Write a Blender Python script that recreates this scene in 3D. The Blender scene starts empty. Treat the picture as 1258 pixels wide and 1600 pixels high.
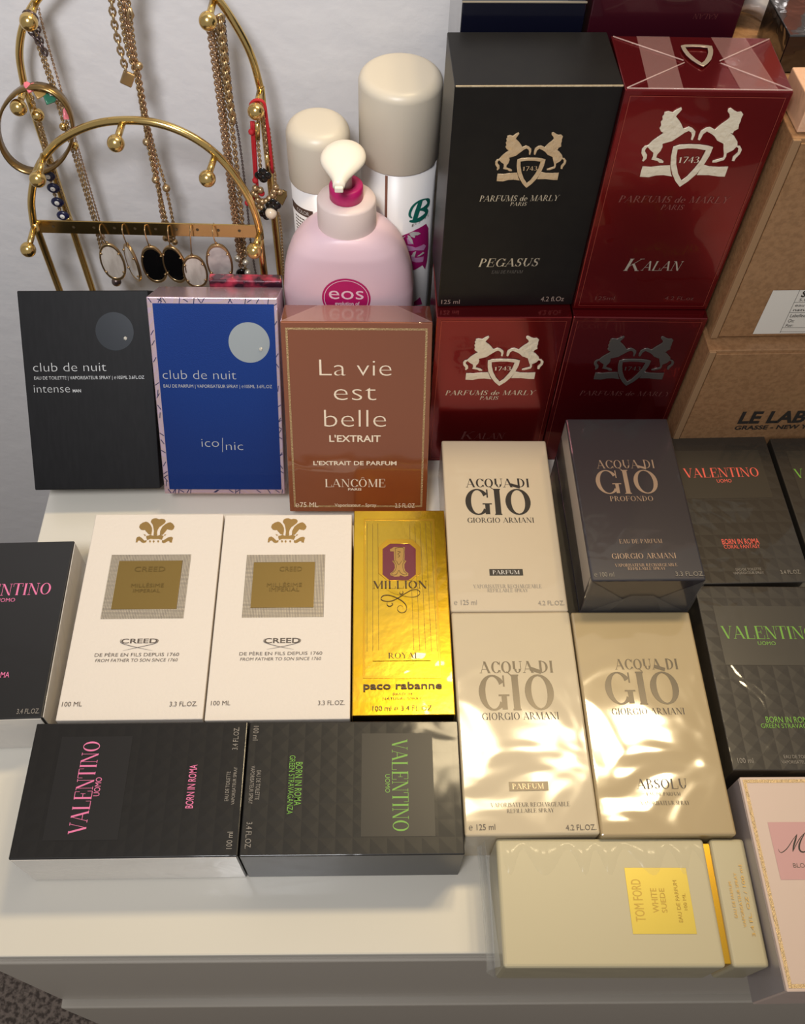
import bpy, bmesh, math, random
from mathutils import Vector, Matrix, geometry
random.seed(7)
PI = math.pi
scene = bpy.context.scene
COL = scene.collection
R = math.radians

# ------------------------------------------------------------------ camera
FPX, W, H = 1446.3, 1258, 1600
CAM_O = Vector((0, -.1627, .6478))
CAM_R = Vector((.99961, -.0103, .0263)).normalized()
CAM_D = Vector((.0275, .5614, -.8271)).normalized()
CAM_U = CAM_R.cross(CAM_D).normalized()
CAM_R = CAM_D.cross(CAM_U).normalized()
cd = bpy.data.cameras.new('camera'); cam = bpy.data.objects.new('camera', cd); COL.objects.link(cam)
m = Matrix((CAM_R, CAM_U, -CAM_D)).transposed().to_4x4(); m.translation = CAM_O
cam.matrix_world = m
cd.sensor_fit = 'VERTICAL'; cd.sensor_height = 36; cd.lens = FPX * 36 / H
cd.clip_start = .01
scene.camera = cam

# ------------------------------------------------------------------ exposure, world, lights
scene.view_settings.view_transform = 'Standard'
scene.view_settings.look = 'None'
scene.view_settings.gamma = 1
scene.view_settings.use_curve_mapping = False
scene.view_settings.exposure = 0
wd = bpy.data.worlds.new('world'); scene.world = wd; wd.use_nodes = True
wd.node_tree.nodes['Background'].inputs[0].default_value = (1, .965, .93, 1)
wd.node_tree.nodes['Background'].inputs[1].default_value = .325
def area(name, loc, target, size, power, color, spread=180, size_y=None):
    l = bpy.data.lights.new(name, 'AREA'); l.shape = 'RECTANGLE' if size_y else 'DISK'; l.size = size; l.size_y = size_y or size; l.energy = power; l.color = color
    l.spread = R(spread)
    o = bpy.data.objects.new(name, l); COL.objects.link(o); o.location = loc
    o.rotation_euler = (Vector(target) - Vector(loc)).to_track_quat('-Z', 'Y').to_euler()
    return o
for bx_ in (.15, .32, .49):      # three bulbs of the warm wall lamp
    area('warm_lamp_bulb', (bx_, .44, 1.15), (bx_-.30, -.14, 0), .125, 1.27, (1, .79, .47), 130)
area('room_light', (-.16, -.30, 1.0), (-.16, .50, .30), .22, 2.3, (.97, .97, 1), 95)

# ------------------------------------------------------------------ helpers
def lin(c):
    return tuple((x/255/12.92 if x/255 <= .04045 else ((x/255+.055)/1.055)**2.4) for x in c) + (1,)
MATS = {}
def mat(name, rgb, rough=.5, metal=0, coat=0, coat_rough=.04, wrinkle=0, wscale=18, bump=0, bscale=200, spec=.5, alpha=None, trans=0):
    if name in MATS: return MATS[name]
    m = bpy.data.materials.new(name); m.use_nodes = True; nt = m.node_tree; b = nt.nodes['Principled BSDF']
    b.inputs['Base Color'].default_value = lin(rgb); b.inputs['Roughness'].default_value = rough
    b.inputs['Metallic'].default_value = metal; b.inputs['Coat Weight'].default_value = coat
    b.inputs['Coat Roughness'].default_value = coat_rough; b.inputs['Specular IOR Level'].default_value = spec
    b.inputs['Coat IOR'].default_value = 1.5 if coat < .95 else 1.8
    if trans: b.inputs['Transmission Weight'].default_value = trans
    tc = nt.nodes.new('ShaderNodeTexCoord')
    if wrinkle:      # crinkled cellophane: only the clear coat is wavy
        n1 = nt.nodes.new('ShaderNodeTexNoise'); n1.inputs['Scale'].default_value = wscale; n1.inputs['Detail'].default_value = 2; n1.inputs['Distortion'].default_value = .6
        bp = nt.nodes.new('ShaderNodeBump'); bp.inputs['Strength'].default_value = wrinkle; bp.inputs['Distance'].default_value = .004
        nt.links.new(tc.outputs['Object'], n1.inputs['Vector']); nt.links.new(n1.outputs['Fac'], bp.inputs['Height'])
        nt.links.new(bp.outputs['Normal'], b.inputs['Coat Normal'])
    if bump:
        n2 = nt.nodes.new('ShaderNodeTexNoise'); n2.inputs['Scale'].default_value = bscale; n2.inputs['Detail'].default_value = 4
        b2 = nt.nodes.new('ShaderNodeBump'); b2.inputs['Strength'].default_value = bump; b2.inputs['Distance'].default_value = .001
        nt.links.new(tc.outputs['Object'], n2.inputs['Vector']); nt.links.new(n2.outputs['Fac'], b2.inputs['Height'])
        nt.links.new(b2.outputs['Normal'], b.inputs['Normal'])
    MATS[name] = m; return m
def vary(m, rgb2, scale, detail=3, lo=.4, hi=.6, stretch=None):
    """mottle a material's own colour towards rgb2 with noise"""
    nt = m.node_tree; b = nt.nodes['Principled BSDF']; c1 = tuple(b.inputs['Base Color'].default_value)
    tc = nt.nodes.new('ShaderNodeTexCoord'); n = nt.nodes.new('ShaderNodeTexNoise'); r = nt.nodes.new('ShaderNodeValToRGB')
    n.inputs['Scale'].default_value = scale; n.inputs['Detail'].default_value = detail
    r.color_ramp.elements[0].position = lo; r.color_ramp.elements[0].color = c1
    r.color_ramp.elements[1].position = hi; r.color_ramp.elements[1].color = lin(rgb2)
    if stretch:
        mp = nt.nodes.new('ShaderNodeMapping'); mp.inputs['Scale'].default_value = stretch
        nt.links.new(tc.outputs['Object'], mp.inputs[0]); nt.links.new(mp.outputs[0], n.inputs['Vector'])
    else: nt.links.new(tc.outputs['Object'], n.inputs['Vector'])
    nt.links.new(n.outputs['Fac'], r.inputs[0]); nt.links.new(r.outputs[0], b.inputs['Base Color'])
    return m
def studs(m, pitch, strength=.8, axes=(0, 1)):
    """pyramid stud relief on the lid face"""
    nt = m.node_tree; b = nt.nodes['Principled BSDF']; tc = nt.nodes.new('ShaderNodeTexCoord'); s = nt.nodes.new('ShaderNodeSeparateXYZ')
    nt.links.new(tc.outputs['Object'], s.inputs[0]); outs = []
    for a in axes:
        p = nt.nodes.new('ShaderNodeMath'); p.operation = 'PINGPONG'; p.inputs[1].default_value = pitch/2
        nt.links.new(s.outputs[a], p.inputs[0]); outs.append(p)
    mn = nt.nodes.new('ShaderNodeMath'); mn.operation = 'MINIMUM'
    nt.links.new(outs[0].outputs[0], mn.inputs[0]); nt.links.new(outs[1].outputs[0], mn.inputs[1])
    bp = nt.nodes.new('ShaderNodeBump'); bp.inputs['Strength'].default_value = strength; bp.inputs['Distance'].default_value = .06
    nt.links.new(mn.outputs[0], bp.inputs['Height']); nt.links.new(bp.outputs['Normal'], b.inputs['Normal'])
    return m
def film(name, rgb, amount=.35):
    """clear cellophane seen where it is folded: part see-through, part glossy"""
    if name in MATS: return MATS[name]
    m = bpy.data.materials.new(name); m.use_nodes = True; nt = m.node_tree; b = nt.nodes['Principled BSDF']
    b.inputs['Base Color'].default_value = lin(rgb); b.inputs['Roughness'].default_value = .12
    b.inputs['Alpha'].default_value = amount; b.inputs['Specular IOR Level'].default_value = .8
    MATS[name] = m; return m

def link(name, me, material, parent=None):
    o = bpy.data.objects.new(name, me); COL.objects.link(o)
    if material is not None: me.materials.append(material)
    if parent is not None: o.parent = parent
    return o
def from_bm(name, bm, material, parent=None, smooth=False):
    me = bpy.data.meshes.new(name); bm.normal_update(); bm.to_mesh(me); bm.free()
    if smooth:
        for p in me.polygons: p.use_smooth = True
    return link(name, me, material, parent)
def tag(o, label, cat, group=None):
    o['label'] = label; o['category'] = cat
    if group: o['group'] = group
    return o
def thing(name, label, cat, mw, group=None):
    o = bpy.data.objects.new(name, None); COL.objects.link(o); o.matrix_world = mw
    o.empty_display_size = .02
    return tag(o, label, cat, group)
def add_box(bm, x0, x1, y0, y1, z0, z1, bevel=0, seg=2):
    b2 = bmesh.new(); bmesh.ops.create_cube(b2, size=1)
    for v in b2.verts: v.co = Vector(((x0+x1)/2+v.co.x*(x1-x0), (y0+y1)/2+v.co.y*(y1-y0), (z0+z1)/2+v.co.z*(z1-z0)))
    if bevel: bmesh.ops.bevel(b2, geom=b2.edges[:], offset=bevel, segments=seg, affect='EDGES', profile=.5)
    me = bpy.data.meshes.new('t'); b2.to_mesh(me); b2.free(); bm.from_mesh(me); bpy.data.meshes.remove(me)
def box_obj(name, ext, material, parent=None, bevel=.0008, seg=2):
    bm = bmesh.new(); add_box(bm, *ext, bevel=bevel, seg=seg); return from_bm(name, bm, material, parent)
def lathe(bm, prof, n=40, sx=1, sy=1, cx=0, cy=0):
    rings = []
    for r, z in prof:
        rings.append([bm.verts.new((cx+r*sx*math.cos(2*PI*k/n), cy+r*sy*math.sin(2*PI*k/n), z)) for k in range(n)])
    for a, b in zip(rings, rings[1:]):
        for k in range(n): bm.faces.new((a[k], a[(k+1) % n], b[(k+1) % n], b[k]))
    bm.faces.new(rings[-1]); bm.faces.new(rings[0][::-1])
def smooth_path(pts, sub=6):
    P = [Vector(p) for p in pts]
    if len(P) < 3: return P
    out = []
    for i in range(len(P)-1):
        a, b, c, d = P[max(i-1, 0)], P[i], P[i+1], P[min(i+2, len(P)-1)]
        for s in range(sub):
            t = s/sub
            out.append(.5*((2*b)+(c-a)*t+(2*a-5*b+4*c-d)*t*t+(3*b-a-3*c+d)*t**3))
    return out+[P[-1]]
def tube(bm, pts, r, n=10, cap=True):
    rings = []; prev = None
    for i, p in enumerate(pts):
        t = (pts[min(i+1, len(pts)-1)]-pts[max(i-1, 0)]).normalized()
        a = prev - t*prev.dot(t) if prev is not None else t.orthogonal()
        a.normalize(); prev = a; b = t.cross(a)
        rr = r[i] if isinstance(r, (list, tuple)) else r
        rings.append([bm.verts.new(p+a*rr*math.cos(2*PI*k/n)+b*rr*math.sin(2*PI*k/n)) for k in range(n)])
    for x, y in zip(rings, rings[1:]):
        for k in range(n): bm.faces.new((x[k], x[(k+1) % n], y[(k+1) % n], y[k]))
    if cap: bm.faces.new(rings[0][::-1]); bm.faces.new(rings[-1])
def ball(bm, c, r, u=14, v=10, s=(1, 1, 1)):
    d = bmesh.ops.create_uvsphere(bm, u_segments=u, v_segments=v, radius=r)
    for q in d['verts']: q.co = Vector((q.co.x*s[0], q.co.y*s[1], q.co.z*s[2]))+Vector(c)

# pixel of the photograph -> point on a plane (used to read measurements off the photo)
def ray(px, py):
    return (CAM_D*FPX + CAM_R*(px-W/2) - CAM_U*(py-H/2)).normalized()
def on_plane(px, py, p, n):
    d = ray(px, py); return CAM_O + d*((Vector(p)-CAM_O).dot(Vector(n))/d.dot(Vector(n)))
def at_y(px, py, y): return on_plane(px, py, (0, y, 0), (0, 1, 0))
def at_z(px, py, z): return on_plane(px, py, (0, 0, z), (0, 0, 1))

# ------------------------------------------------------------------ cartons: a flat face with its own 2-D frame
class Carton:
    def __init__(s, label, pose, dims, body, face, group='perfume cartons on the dresser', name='perfume_carton', cat='perfume box', bevel=.0008, carton=True):
        x, y, z, yaw, tilt = pose; s.w, s.l, s.h = dims; s.face = face
        s.M = Matrix.Translation((x, y, z)) @ Matrix.Rotation(R(yaw), 4, 'Z') @ Matrix.Rotation(-R(tilt), 4, 'X')
        s.Mi = s.M.inverted(); s.root = thing(name, label, cat, s.M, group); s.lay = 0
        if carton: s.carton = box_obj('carton', (-s.w/2, s.w/2, 0, s.l, 0, s.h), body, s.root, bevel, 3)
    def uv(s, px, py):
        o = s.Mi @ CAM_O; d = s.Mi.to_3x3() @ ray(px, py)
        if s.face == 'top': p = o + d*((s.h-o.z)/d.z); return Vector((p.x, p.y))
        p = o + d*((0-o.y)/d.y); return Vector((p.x, p.z))
    def to3(s, u, v, k):          # k = height above the face
        return Vector((u, v, s.h+k)) if s.face == 'top' else Vector((u, -k, v))
    def layer(s):
        s.lay += 1; return .00012 + .00004*s.lay
    def poly(s, name, loops, material, thick=0, label=None, k=None, px=True):
        """filled outline(s) on the face; loops in pixels of the photo (px) or in face metres"""
        L = [[(s.uv(*p) if px else Vector(p)) for p in lp] for lp in loops]
        k = s.layer() if k is None else k
        me = fill(L, thick)
        for v in me.vertices: v.co = s.to3(v.co.x, v.co.y, k+v.co.z)
        fix(me, s.face); o = link(name, me, material, s.root)
        if label: o['label'] = label
        return o
    def frame(s, name, q, width, material):
        """a thin rectangular rule, q = (u0, u1, v0, v1) in face metres"""
        u0, u1, v0, v1 = q; w = width
        return s.poly(name, [[(u0, v0), (u1, v0), (u1, v1), (u0, v1)], [(u0+w, v0+w), (u0+w, v1-w), (u1-w, v1-w), (u1-w, v0+w)]], material, px=False)
    def quad(s, name, pts, material, label=None, thick=0):
        u = [s.uv(*p) for p in pts]
        u0 = (u[0].x+u[3].x)/2; u1 = (u[1].x+u[2].x)/2; v0 = (u[2].y+u[3].y)/2; v1 = (u[0].y+u[1].y)/2
        u0 = max(u0, -s.w/2+.001); u1 = min(u1, s.w/2-.0045) if u1 > s.w/2-.001 else u1
        return s.poly(name, [[(u0, v0), (u1, v0), (u1, v1), (u0, v1)]], material, px=False, label=label, thick=thick)
    def disc(s, name, c, e, material, thick=0):
        a = s.uv(*c); r = (s.uv(*e)-a).length
        return s.poly(name, [[(a.x+r*math.cos(2*PI*i/48), a.y+r*math.sin(2*PI*i/48)) for i in range(48)]], material, px=False, thick=thick)
    def text(s, t, p0, p1, top, material, font='sans', shear=0, bold=0, name='lettering', snap=True):
        """one line of writing: pixel of its baseline start, baseline end and a cap top"""
        a, b = s.uv(*p0), s.uv(*p1)
        c = s.uv(*(top if isinstance(top, (tuple, list)) else (p0[0], top)))
        d = b-a
        if snap:
            d = Vector((math.copysign(d.length, d.x), 0)) if abs(d.x) > abs(d.y) else Vector((0, math.copysign(d.length, d.y)))
            mid = (a+b)/2; a = mid-d/2
        up = Vector((-d.y, d.x)).normalized(); hgt = abs((c-s.uv(*p0)).dot(up))
        vs, fs, w, cap = glyphs(t, font, shear, bold, d.length/max(hgt, 1e-6))
        k = s.layer(); e = d.normalized(); me = bpy.data.meshes.new(name)
        me.from_pydata([s.to3(*(a+e*(x/w*d.length)+up*(y/cap*hgt)), k+z*hgt) for x, y, z in vs], [], fs)
        fix(me, s.face); return link(name, me, material, s.root)
    def stroke(s, name, paths, width, material, taper=False):
        """pen strokes through pixel points"""
        me = bpy.data.meshes.new(name); vs = []; fs = []; k = s.layer()
        for j, (pts, ww) in enumerate((p if isinstance(p, tuple) else (p, width)) for p in paths):
            P = smooth_path([(*s.uv(*q), 0) for q in pts], 8); n = len(P)
            for i, p in enumerate(P):
                tdir = (P[min(i+1, n-1)]-P[max(i-1, 0)]).normalized(); nn = Vector((-tdir.y, tdir.x, 0))
                hw = ww/2*(math.sin(PI*(i+.6)/(n+.2))**.6 if taper else 1)
                vs += [s.to3(*(p+nn*hw).xy, k+j*4e-6), s.to3(*(p-nn*hw).xy, k+j*4e-6)]
                if i: q = len(vs); fs.append((q-4, q-3, q-1, q-2))
        me.from_pydata(vs, [], fs); fix(me, s.face); return link(name, me, material, s.root)
def fix(me, face):
    n = Vector((0, 0, 1)) if face == 'top' else Vector((0, -1, 0))
    if sum(p.normal.dot(n)*p.area for p in me.polygons) < 0: me.flip_normals()
    me.update()
def fill(loops, thick=0):
    """2-D outline with holes -> mesh (thickness gives a rounded emboss)"""
    c = bpy.data.curves.new('t', 'CURVE'); c.dimensions = '2D'; c.fill_mode = 'FRONT' if not thick else 'BOTH'
    for lp in loops:
        sp = c.splines.new('POLY'); sp.points.add(len(lp)-1)
        for q, p in zip(sp.points, lp): q.co = (p[0]*100, p[1]*100, 0, 1)
        sp.use_cyclic_u = True
    if thick: c.extrude = thick*50; c.bevel_depth = thick*50; c.bevel_resolution = 1; c.offset = -thick*40
    o = bpy.data.objects.new('t', c); COL.objects.link(o)
    dg = bpy.context.evaluated_depsgraph_get(); me = bpy.data.meshes.new_from_object(o.evaluated_get(dg))
    bpy.data.objects.remove(o); bpy.data.curves.remove(c)
    me.transform(Matrix.Scale(.01, 4)); return me

# ------------------------------------------------------------------ lettering
SANS = {}
def sans(t, shear, bold):
    key = (t, shear, bold)
    if key in SANS: return SANS[key]
    c = bpy.data.curves.new('t', 'FONT'); c.body = t; c.size = 1; c.shear = shear; c.offset = bold; c.resolution_u = 3; c.fill_mode = 'FRONT'
    o = bpy.data.objects.new('t', c); COL.objects.link(o)
    dg = bpy.context.evaluated_depsgraph_get(); me = bpy.data.meshes.new_from_object(o.evaluated_get(dg))
    bpy.data.objects.remove(o); bpy.data.curves.remove(c)
    x0 = min(v.co.x for v in me.vertices)
    vs = [(v.co.x-x0, v.co.y, 0) for v in me.vertices]; fs = [tuple(p.vertices) for p in me.polygons]
    bpy.data.meshes.remove(me); SANS[key] = (vs, fs); return vs, fs
T_, t_ = .155, .035
def serif_glyphs():
    """high-contrast roman capitals as strokes: L line, A arc (auto contrast), S hairline serif"""
    G = {}
    st = lambda x, w=T_: [('L', x, 0, x, 1, w), ('S', x, 0), ('S', x, 1)]
    G['A'] = (.95, [('L', .10, 0, .45, 1, t_), ('L', .45, 1, .82, 0, T_), ('L', .22, .33, .66, .33, t_), ('S', .10, 0), ('S', .82, 0)])
    G['B'] = (.78, st(.2)+[('A', .28, .75, .34, .25, -90, 90), ('A', .28, .26, .42, .26, -90, 90), ('L', .15, 1, .3, 1, t_), ('L', .15, .51, .3, .51, t_), ('L', .15, 0, .3, 0, t_)])
    G['C'] = (.88, [('A', .5, .5, .42, .5, 36, 324), ('L', .84, .66, .84, .98, t_), ('L', .84, .02, .84, .25, t_)])
    G['D'] = (.93, st(.2)+[('A', .3, .5, .52, .5, -90, 90), ('L', .1, 1, .32, 1, t_), ('L', .1, 0, .32, 0, t_)])
    arms = lambda top, mid, bot: [('L', .1, 1, .72, 1, t_), ('L', .72, 1, .72, .74, t_)]*top+[('L', .2, .52, .55, .52, t_), ('L', .55, .38, .55, .66, t_)]*mid+[('L', .1, 0, .76, 0, t_), ('L', .76, 0, .76, .28, t_)]*bot
    G['E'] = (.84, st(.2)+arms(1, 1, 1)); G['F'] = (.80, st(.2)+arms(1, 1, 0)); G['L'] = (.82, st(.2)+arms(0, 0, 1))
    G['G'] = (.98, [('A', .5, .5, .42, .5, 36, 318), ('L', .84, .66, .84, .98, t_), ('L', .82, .03, .82, .42, T_*.8), ('L', .66, .42, .98, .42, t_)])
    G['I'] = (.40, st(.2)); G['H'] = (.95, st(.2)+st(.75)+[('L', .2, .5, .75, .5, t_)])
    G['K'] = (.92, st(.2)+[('L', .28, .38, .74, 1, t_), ('L', .42, .58, .82, 0, T_), ('S', .76, 1), ('S', .82, 0)])
    G['M'] = (1.15, [('L', .18, 0, .18, 1, t_), ('L', .2, 1, .56, .02, T_*.95), ('L', .56, .02, .94, 1, t_), ('L', .96, 0, .96, 1, T_), ('S', .18, 0), ('S', .14, 1), ('S', .96, 0), ('S', .98, 1)])
    G['N'] = (.98, [('L', .17, 0, .17, 1, t_), ('L', .19, 1, .80, 0, T_*.95), ('L', .82, 0, .82, 1, t_), ('S', .17, 0), ('S', .12, 1), ('S', .82, 1)])
    G['O'] = (1.0, [('A', .5, .5, .43, .5, 0, 360)]); G['Q'] = (1.0, G['O'][1]+[('L', .5, .12, .86, -.2, T_*.6)])
    G['\u00d2'] = (1.0, G['O'][1]+[('L', .30, 1.17, .62, 1.06, T_*.55)])
    G['\u00d4'] = (1.0, G['O'][1]+[('L', .34, 1.1, .5, 1.24, t_*1.6), ('L', .5, 1.24, .66, 1.1, t_*1.6)])
    G['P'] = (.76, st(.2)+[('A', .3, .73, .36, .27, -90, 90), ('L', .1, 1, .32, 1, t_), ('L', .2, .46, .32, .46, t_)])
    G['R'] = (.92, G['P'][1]+[('L', .42, .46, .80, 0, T_*.9), ('S', .84, 0)])
    G['S'] = (.68, [('A', .34, .76, .24, .24, 30, 250), ('A', .34, .26, .27, .26, -150, 80), ('L', .16, .6, .5, .46, T_*.9), ('L', .57, .7, .57, .98, t_), ('L', .09, .02, .09, .32, t_)])
    G['T'] = (.86, [('L', .43, 0, .43, 1, T_), ('S', .43, 0), ('L', .05, 1, .81, 1, t_), ('L', .05, 1, .05, .72, t_), ('L', .81, 1, .81, .72, t_)])
    G['U'] = (.95, [('L', .2, .32, .2, 1, T_), ('A', .49, .34, .29, .34, 180, 360), ('L', .78, .32, .78, 1, t_), ('S', .2, 1), ('S', .78, 1)])
    G['V'] = (.92, [('L', .12, 1, .48, 0, T_), ('L', .48, 0, .80, 1, t_), ('S', .12, 1), ('S', .80, 1)])
    G['X'] = (.9, [('L', .14, 1, .76, 0, T_), ('L', .14, 0, .74, 1, t_)]); G['Y'] = (.9, [('L', .14, 1, .46, .48, T_), ('L', .46, .48, .78, 1, t_), ('L', .46, 0, .46, .5, T_), ('S', .46, 0), ('S', .14, 1), ('S', .78, 1)])
    G['Z'] = (.8, [('L', .1, 1, .7, 1, t_), ('L', .68, 1, .12, 0, T_), ('L', .1, 0, .72, 0, t_)])
    G['1'] = (.5, [('L', .25, 0, .25, 1, T_), ('S', .25, 0), ('L', .06, .84, .25, 1, t_)])
    G['7'] = (.62, [('L', .06, 1, .56, 1, T_*.6), ('L', .56, 1, .22, -.1, T_*.7)])
    G['4'] = (.66, [('L', .44, -.1, .44, 1, T_*.8), ('L', .44, 1, .05, .28, t_), ('L', .05, .28, .62, .28, T_*.5)])
    G['3'] = (.6, [('A', .26, .74, .26, .26, -90, 140), ('A', .26, .2, .3, .3, -140, 90)])
    G['d'] = (.7, [('A', .32, .32, .26, .32, 0, 360), ('L', .56, 0, .56, 1, T_*.8)])
    G['e'] = (.64, [('A', .32, .32, .26, .32, 0, 310), ('L', .08, .34, .56, .34, t_)])
    G['-'] = (.6, [('L', .1, .5, .5, .5, T_*.5)]); G[' '] = (.42, []); G['.'] = (.3, [('L', .15, 0, .15, .14, T_)])
    return G
SERIF = serif_glyphs()
def glyphs(t, font, shear, bold, ratio):
    if font == 'sans':
        vs, fs = sans(t, shear, bold)
        return vs, fs, max(v[0] for v in vs), .69
    k = {'serif': 1, 'bold': 1.25, 'light': .62}[font]; hair = {'serif': 1, 'bold': 1.3, 'light': 1.3}[font]
    vs, fs, x0, n = [], [], 0, 0
    for ch in t:
        adv, ss = SERIF[ch]
        for q in ss:
            z = n*2e-4; n += 1
            if q[0] == 'L':
                _, xa, ya, xb, yb, w = q
                w = w*k if w > t_*1.01 else w*hair
                d = Vector((xb-xa, yb-ya)).normalized()
                if abs(d.y) > .6:   # upright strokes: cut horizontally at top and bottom
                    o = Vector((w/2, 0))
                else: o = Vector((-d.y, d.x))*w/2
                pts = [Vector((xa, ya))-o, Vector((xa, ya))+o, Vector((xb, yb))+o, Vector((xb, yb))-o]
                b = len(vs); vs += [(x0+p.x, p.y, z) for p in pts]; fs.append((b, b+1, b+2, b+3))
            elif q[0] == 'S':
                _, x, y = q; hw = .12; h = t_*hair; yy = y if y < .5 else y-h
                b = len(vs); vs += [(x0+x-hw, yy, z), (x0+x+hw, yy, z), (x0+x+hw, yy+h, z), (x0+x-hw, yy+h, z)]; fs.append((b, b+1, b+2, b+3))
            else:
                _, cx, cy, rx, ry, a0, a1 = q; N = 28
                for i in range(N+1):
                    a = R(a0+(a1-a0)*i/N); tv = Vector((-rx*math.sin(a), ry*math.cos(a))).normalized()
                    w = t_*hair+(T_*k-t_*hair)*abs(tv.y)**1.6
                    c = Vector((cx+rx*math.cos(a), cy+ry*math.sin(a))); nn = Vector((tv.y, -tv.x))
                    p, r = c, c-nn*w
                    vs += [(x0+p.x, p.y, z), (x0+r.x, r.y, z)]
                    if i: b = len(vs); fs.append((b-4, b-2, b-1, b-3))
        x0 += adv*(1.0)
    vs = [(x+shear*y, y, z) for x, y, z in vs]
    mn = min(v[0] for v in vs); vs = [(x-mn, y, z) for x, y, z in vs]
    return vs, fs, max(v[0] for v in vs), 1.0

# ------------------------------------------------------------------ setting
def struct(o): o['kind'] = 'structure'; return o
m_wall = mat('wall_paint', (214, 212, 213), .85, bump=1, bscale=45)
struct(box_obj('wall_back', (-1.6, 1.6, .496, .60, -.80, 1.7), m_wall, bevel=0))
m_carpet = vary(mat('carpet', (150, 136, 126), .95, bump=1, bscale=350), (88, 78, 72), 160, 5, .42, .6)
struct(box_obj('floor', (-1.6, 1.6, -1.6, .496, -.86, -.80), m_carpet, bevel=0))

# ------------------------------------------------------------------ dresser
m_lacq = mat('white_lacquer', (226, 221, 209), .28, coat=.25, coat_rough=.08)
m_front = mat('drawer_lacquer_shaded', (190, 182, 170), .35)  # the top's white, darkened in colour to keep the fronts in shade
dr = thing('dresser', 'white dresser whose top carries all the perfume boxes', 'dresser', Matrix.Translation((.33, .20, -.80)))
def dpart(n, ext, mm, bv=.0015):
    x0, x1, y0, y1, z0, z1 = ext
    return box_obj(n, (x0-.33, x1-.33, y0-.20, y1-.20, z0+.80, z1+.80), mm, dr, bv)
dpart('top_panel', (-.278, 1.05, -.0645, .485, -.0135, 0), m_lacq, .0012)
dpart('side_panel', (-.252, -.234, -.045, .480, -.80, -.0135), m_front)
dpart('side_panel', (1.0, 1.02, -.045, .480, -.80, -.0135), m_front)
dpart('back_panel', (-.234, 1.0, .470, .480, -.80, -.0135), m_front)
dpart('drawer', (-.2525, 1.02, -.0662, -.047, -.197, -.0165), m_front)
dpart('drawer', (-.2525, 1.02, -.0722, -.047, -.400, -.2005), m_front)
dpart('drawer', (-.2525, 1.02, -.0722, -.047, -.600, -.4035), m_front)
dpart('drawer', (-.2525, 1.02, -.0722, -.047, -.780, -.6035), m_front)

# ------------------------------------------------------------------ shared print materials
GOLDP = mat('gold_foil', (176, 142, 84), .32, .75)
GOLDB = mat('bright_gold_foil', (226, 178, 60), .22, .95)
SILV = mat('silver_foil', (214, 208, 194), .3, .7)
SILVD = mat('dim_silver_print', (120, 116, 112), .4, .4)
CREAMP = mat('cream_foil', (214, 192, 160), .42, .35)
WHITEP = mat('white_print', (214, 210, 204), .5)
GREYP = mat('grey_print', (142, 135, 126), .5)
BLACKP = mat('black_print', (34, 31, 30), .45)
DARKG = mat('brown_grey_print', (92, 82, 74), .5)
PINKP = mat('pink_print', (232, 122, 168), .45)
CORALP = mat('coral_print', (238, 100, 84), .45)
GREENP = mat('green_print', (112, 168, 62), .42)
BLKFOIL = mat('gunmetal_foil', (74, 68, 60), .3, .5)

# ------------------------------------------------------------------ black studded cartons (pink, coral and green lettering)
VW, VL, VH = .0871, .1397, .0537
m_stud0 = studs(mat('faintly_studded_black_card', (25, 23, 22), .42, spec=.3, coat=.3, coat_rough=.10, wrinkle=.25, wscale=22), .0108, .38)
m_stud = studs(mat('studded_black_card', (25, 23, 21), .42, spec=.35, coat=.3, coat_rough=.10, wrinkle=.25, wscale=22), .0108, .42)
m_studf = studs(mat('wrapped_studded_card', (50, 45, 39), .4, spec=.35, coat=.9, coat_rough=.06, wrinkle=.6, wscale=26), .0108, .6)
m_blk = mat('plain_black_card', (30, 29, 29), .34, coat=.4, coat_rough=.12, wrinkle=.2)
m_pan = mat('smooth_black_panel', (26, 24, 24), .38)
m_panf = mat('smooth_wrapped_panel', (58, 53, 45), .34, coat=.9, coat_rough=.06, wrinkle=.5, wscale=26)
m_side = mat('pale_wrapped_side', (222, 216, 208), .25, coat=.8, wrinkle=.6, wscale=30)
GV = 'black studded perfume cartons'
c = Carton('black studded carton with pink lettering, lying sideways at the front left edge of the dresser', (-.1545, -.0176, 0, .56, 0), (VL, VW, VH), m_stud0, 'top', GV)
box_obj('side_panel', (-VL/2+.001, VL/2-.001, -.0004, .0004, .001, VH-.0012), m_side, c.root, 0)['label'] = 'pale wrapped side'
c.quad('label_panel', [(67.6, 1313), (185.3, 1313), (205.9, 1151), (95.9, 1151)], m_pan)
for t, a, b, top, f, bo in (('VALENTINO', (136, 1303), (155, 1158.8), (108.8, 1302.5), 'serif', 0), ('UOMO', (156, 1244), (158.8, 1214.7), (146.5, 1244), 'sans', 0),
        ('BORN IN ROMA', (302, 1263), (308, 1195), (290, 1263), 'sans', .004)): c.text(t, a, b, top, PINKP, f, bold=bo)
for t, a, b, top in (('EAU DE TOILETTE', (357, 1251.8), (360, 1205.9), (351.2, 1251.8)), ('VAPORISATEUR SPRAY', (366.5, 1257.6), (370.6, 1198.8), (361.2, 1257.6)),
        ('100 ml', (363, 1326.5), (363.5, 1300), (354, 1326.5)), ('3.4 FL.OZ.', (371.8, 1171.8), (373.5, 1136.5), (363.5, 1171.8))): c.text(t, a, b, top, GREYP)

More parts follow.
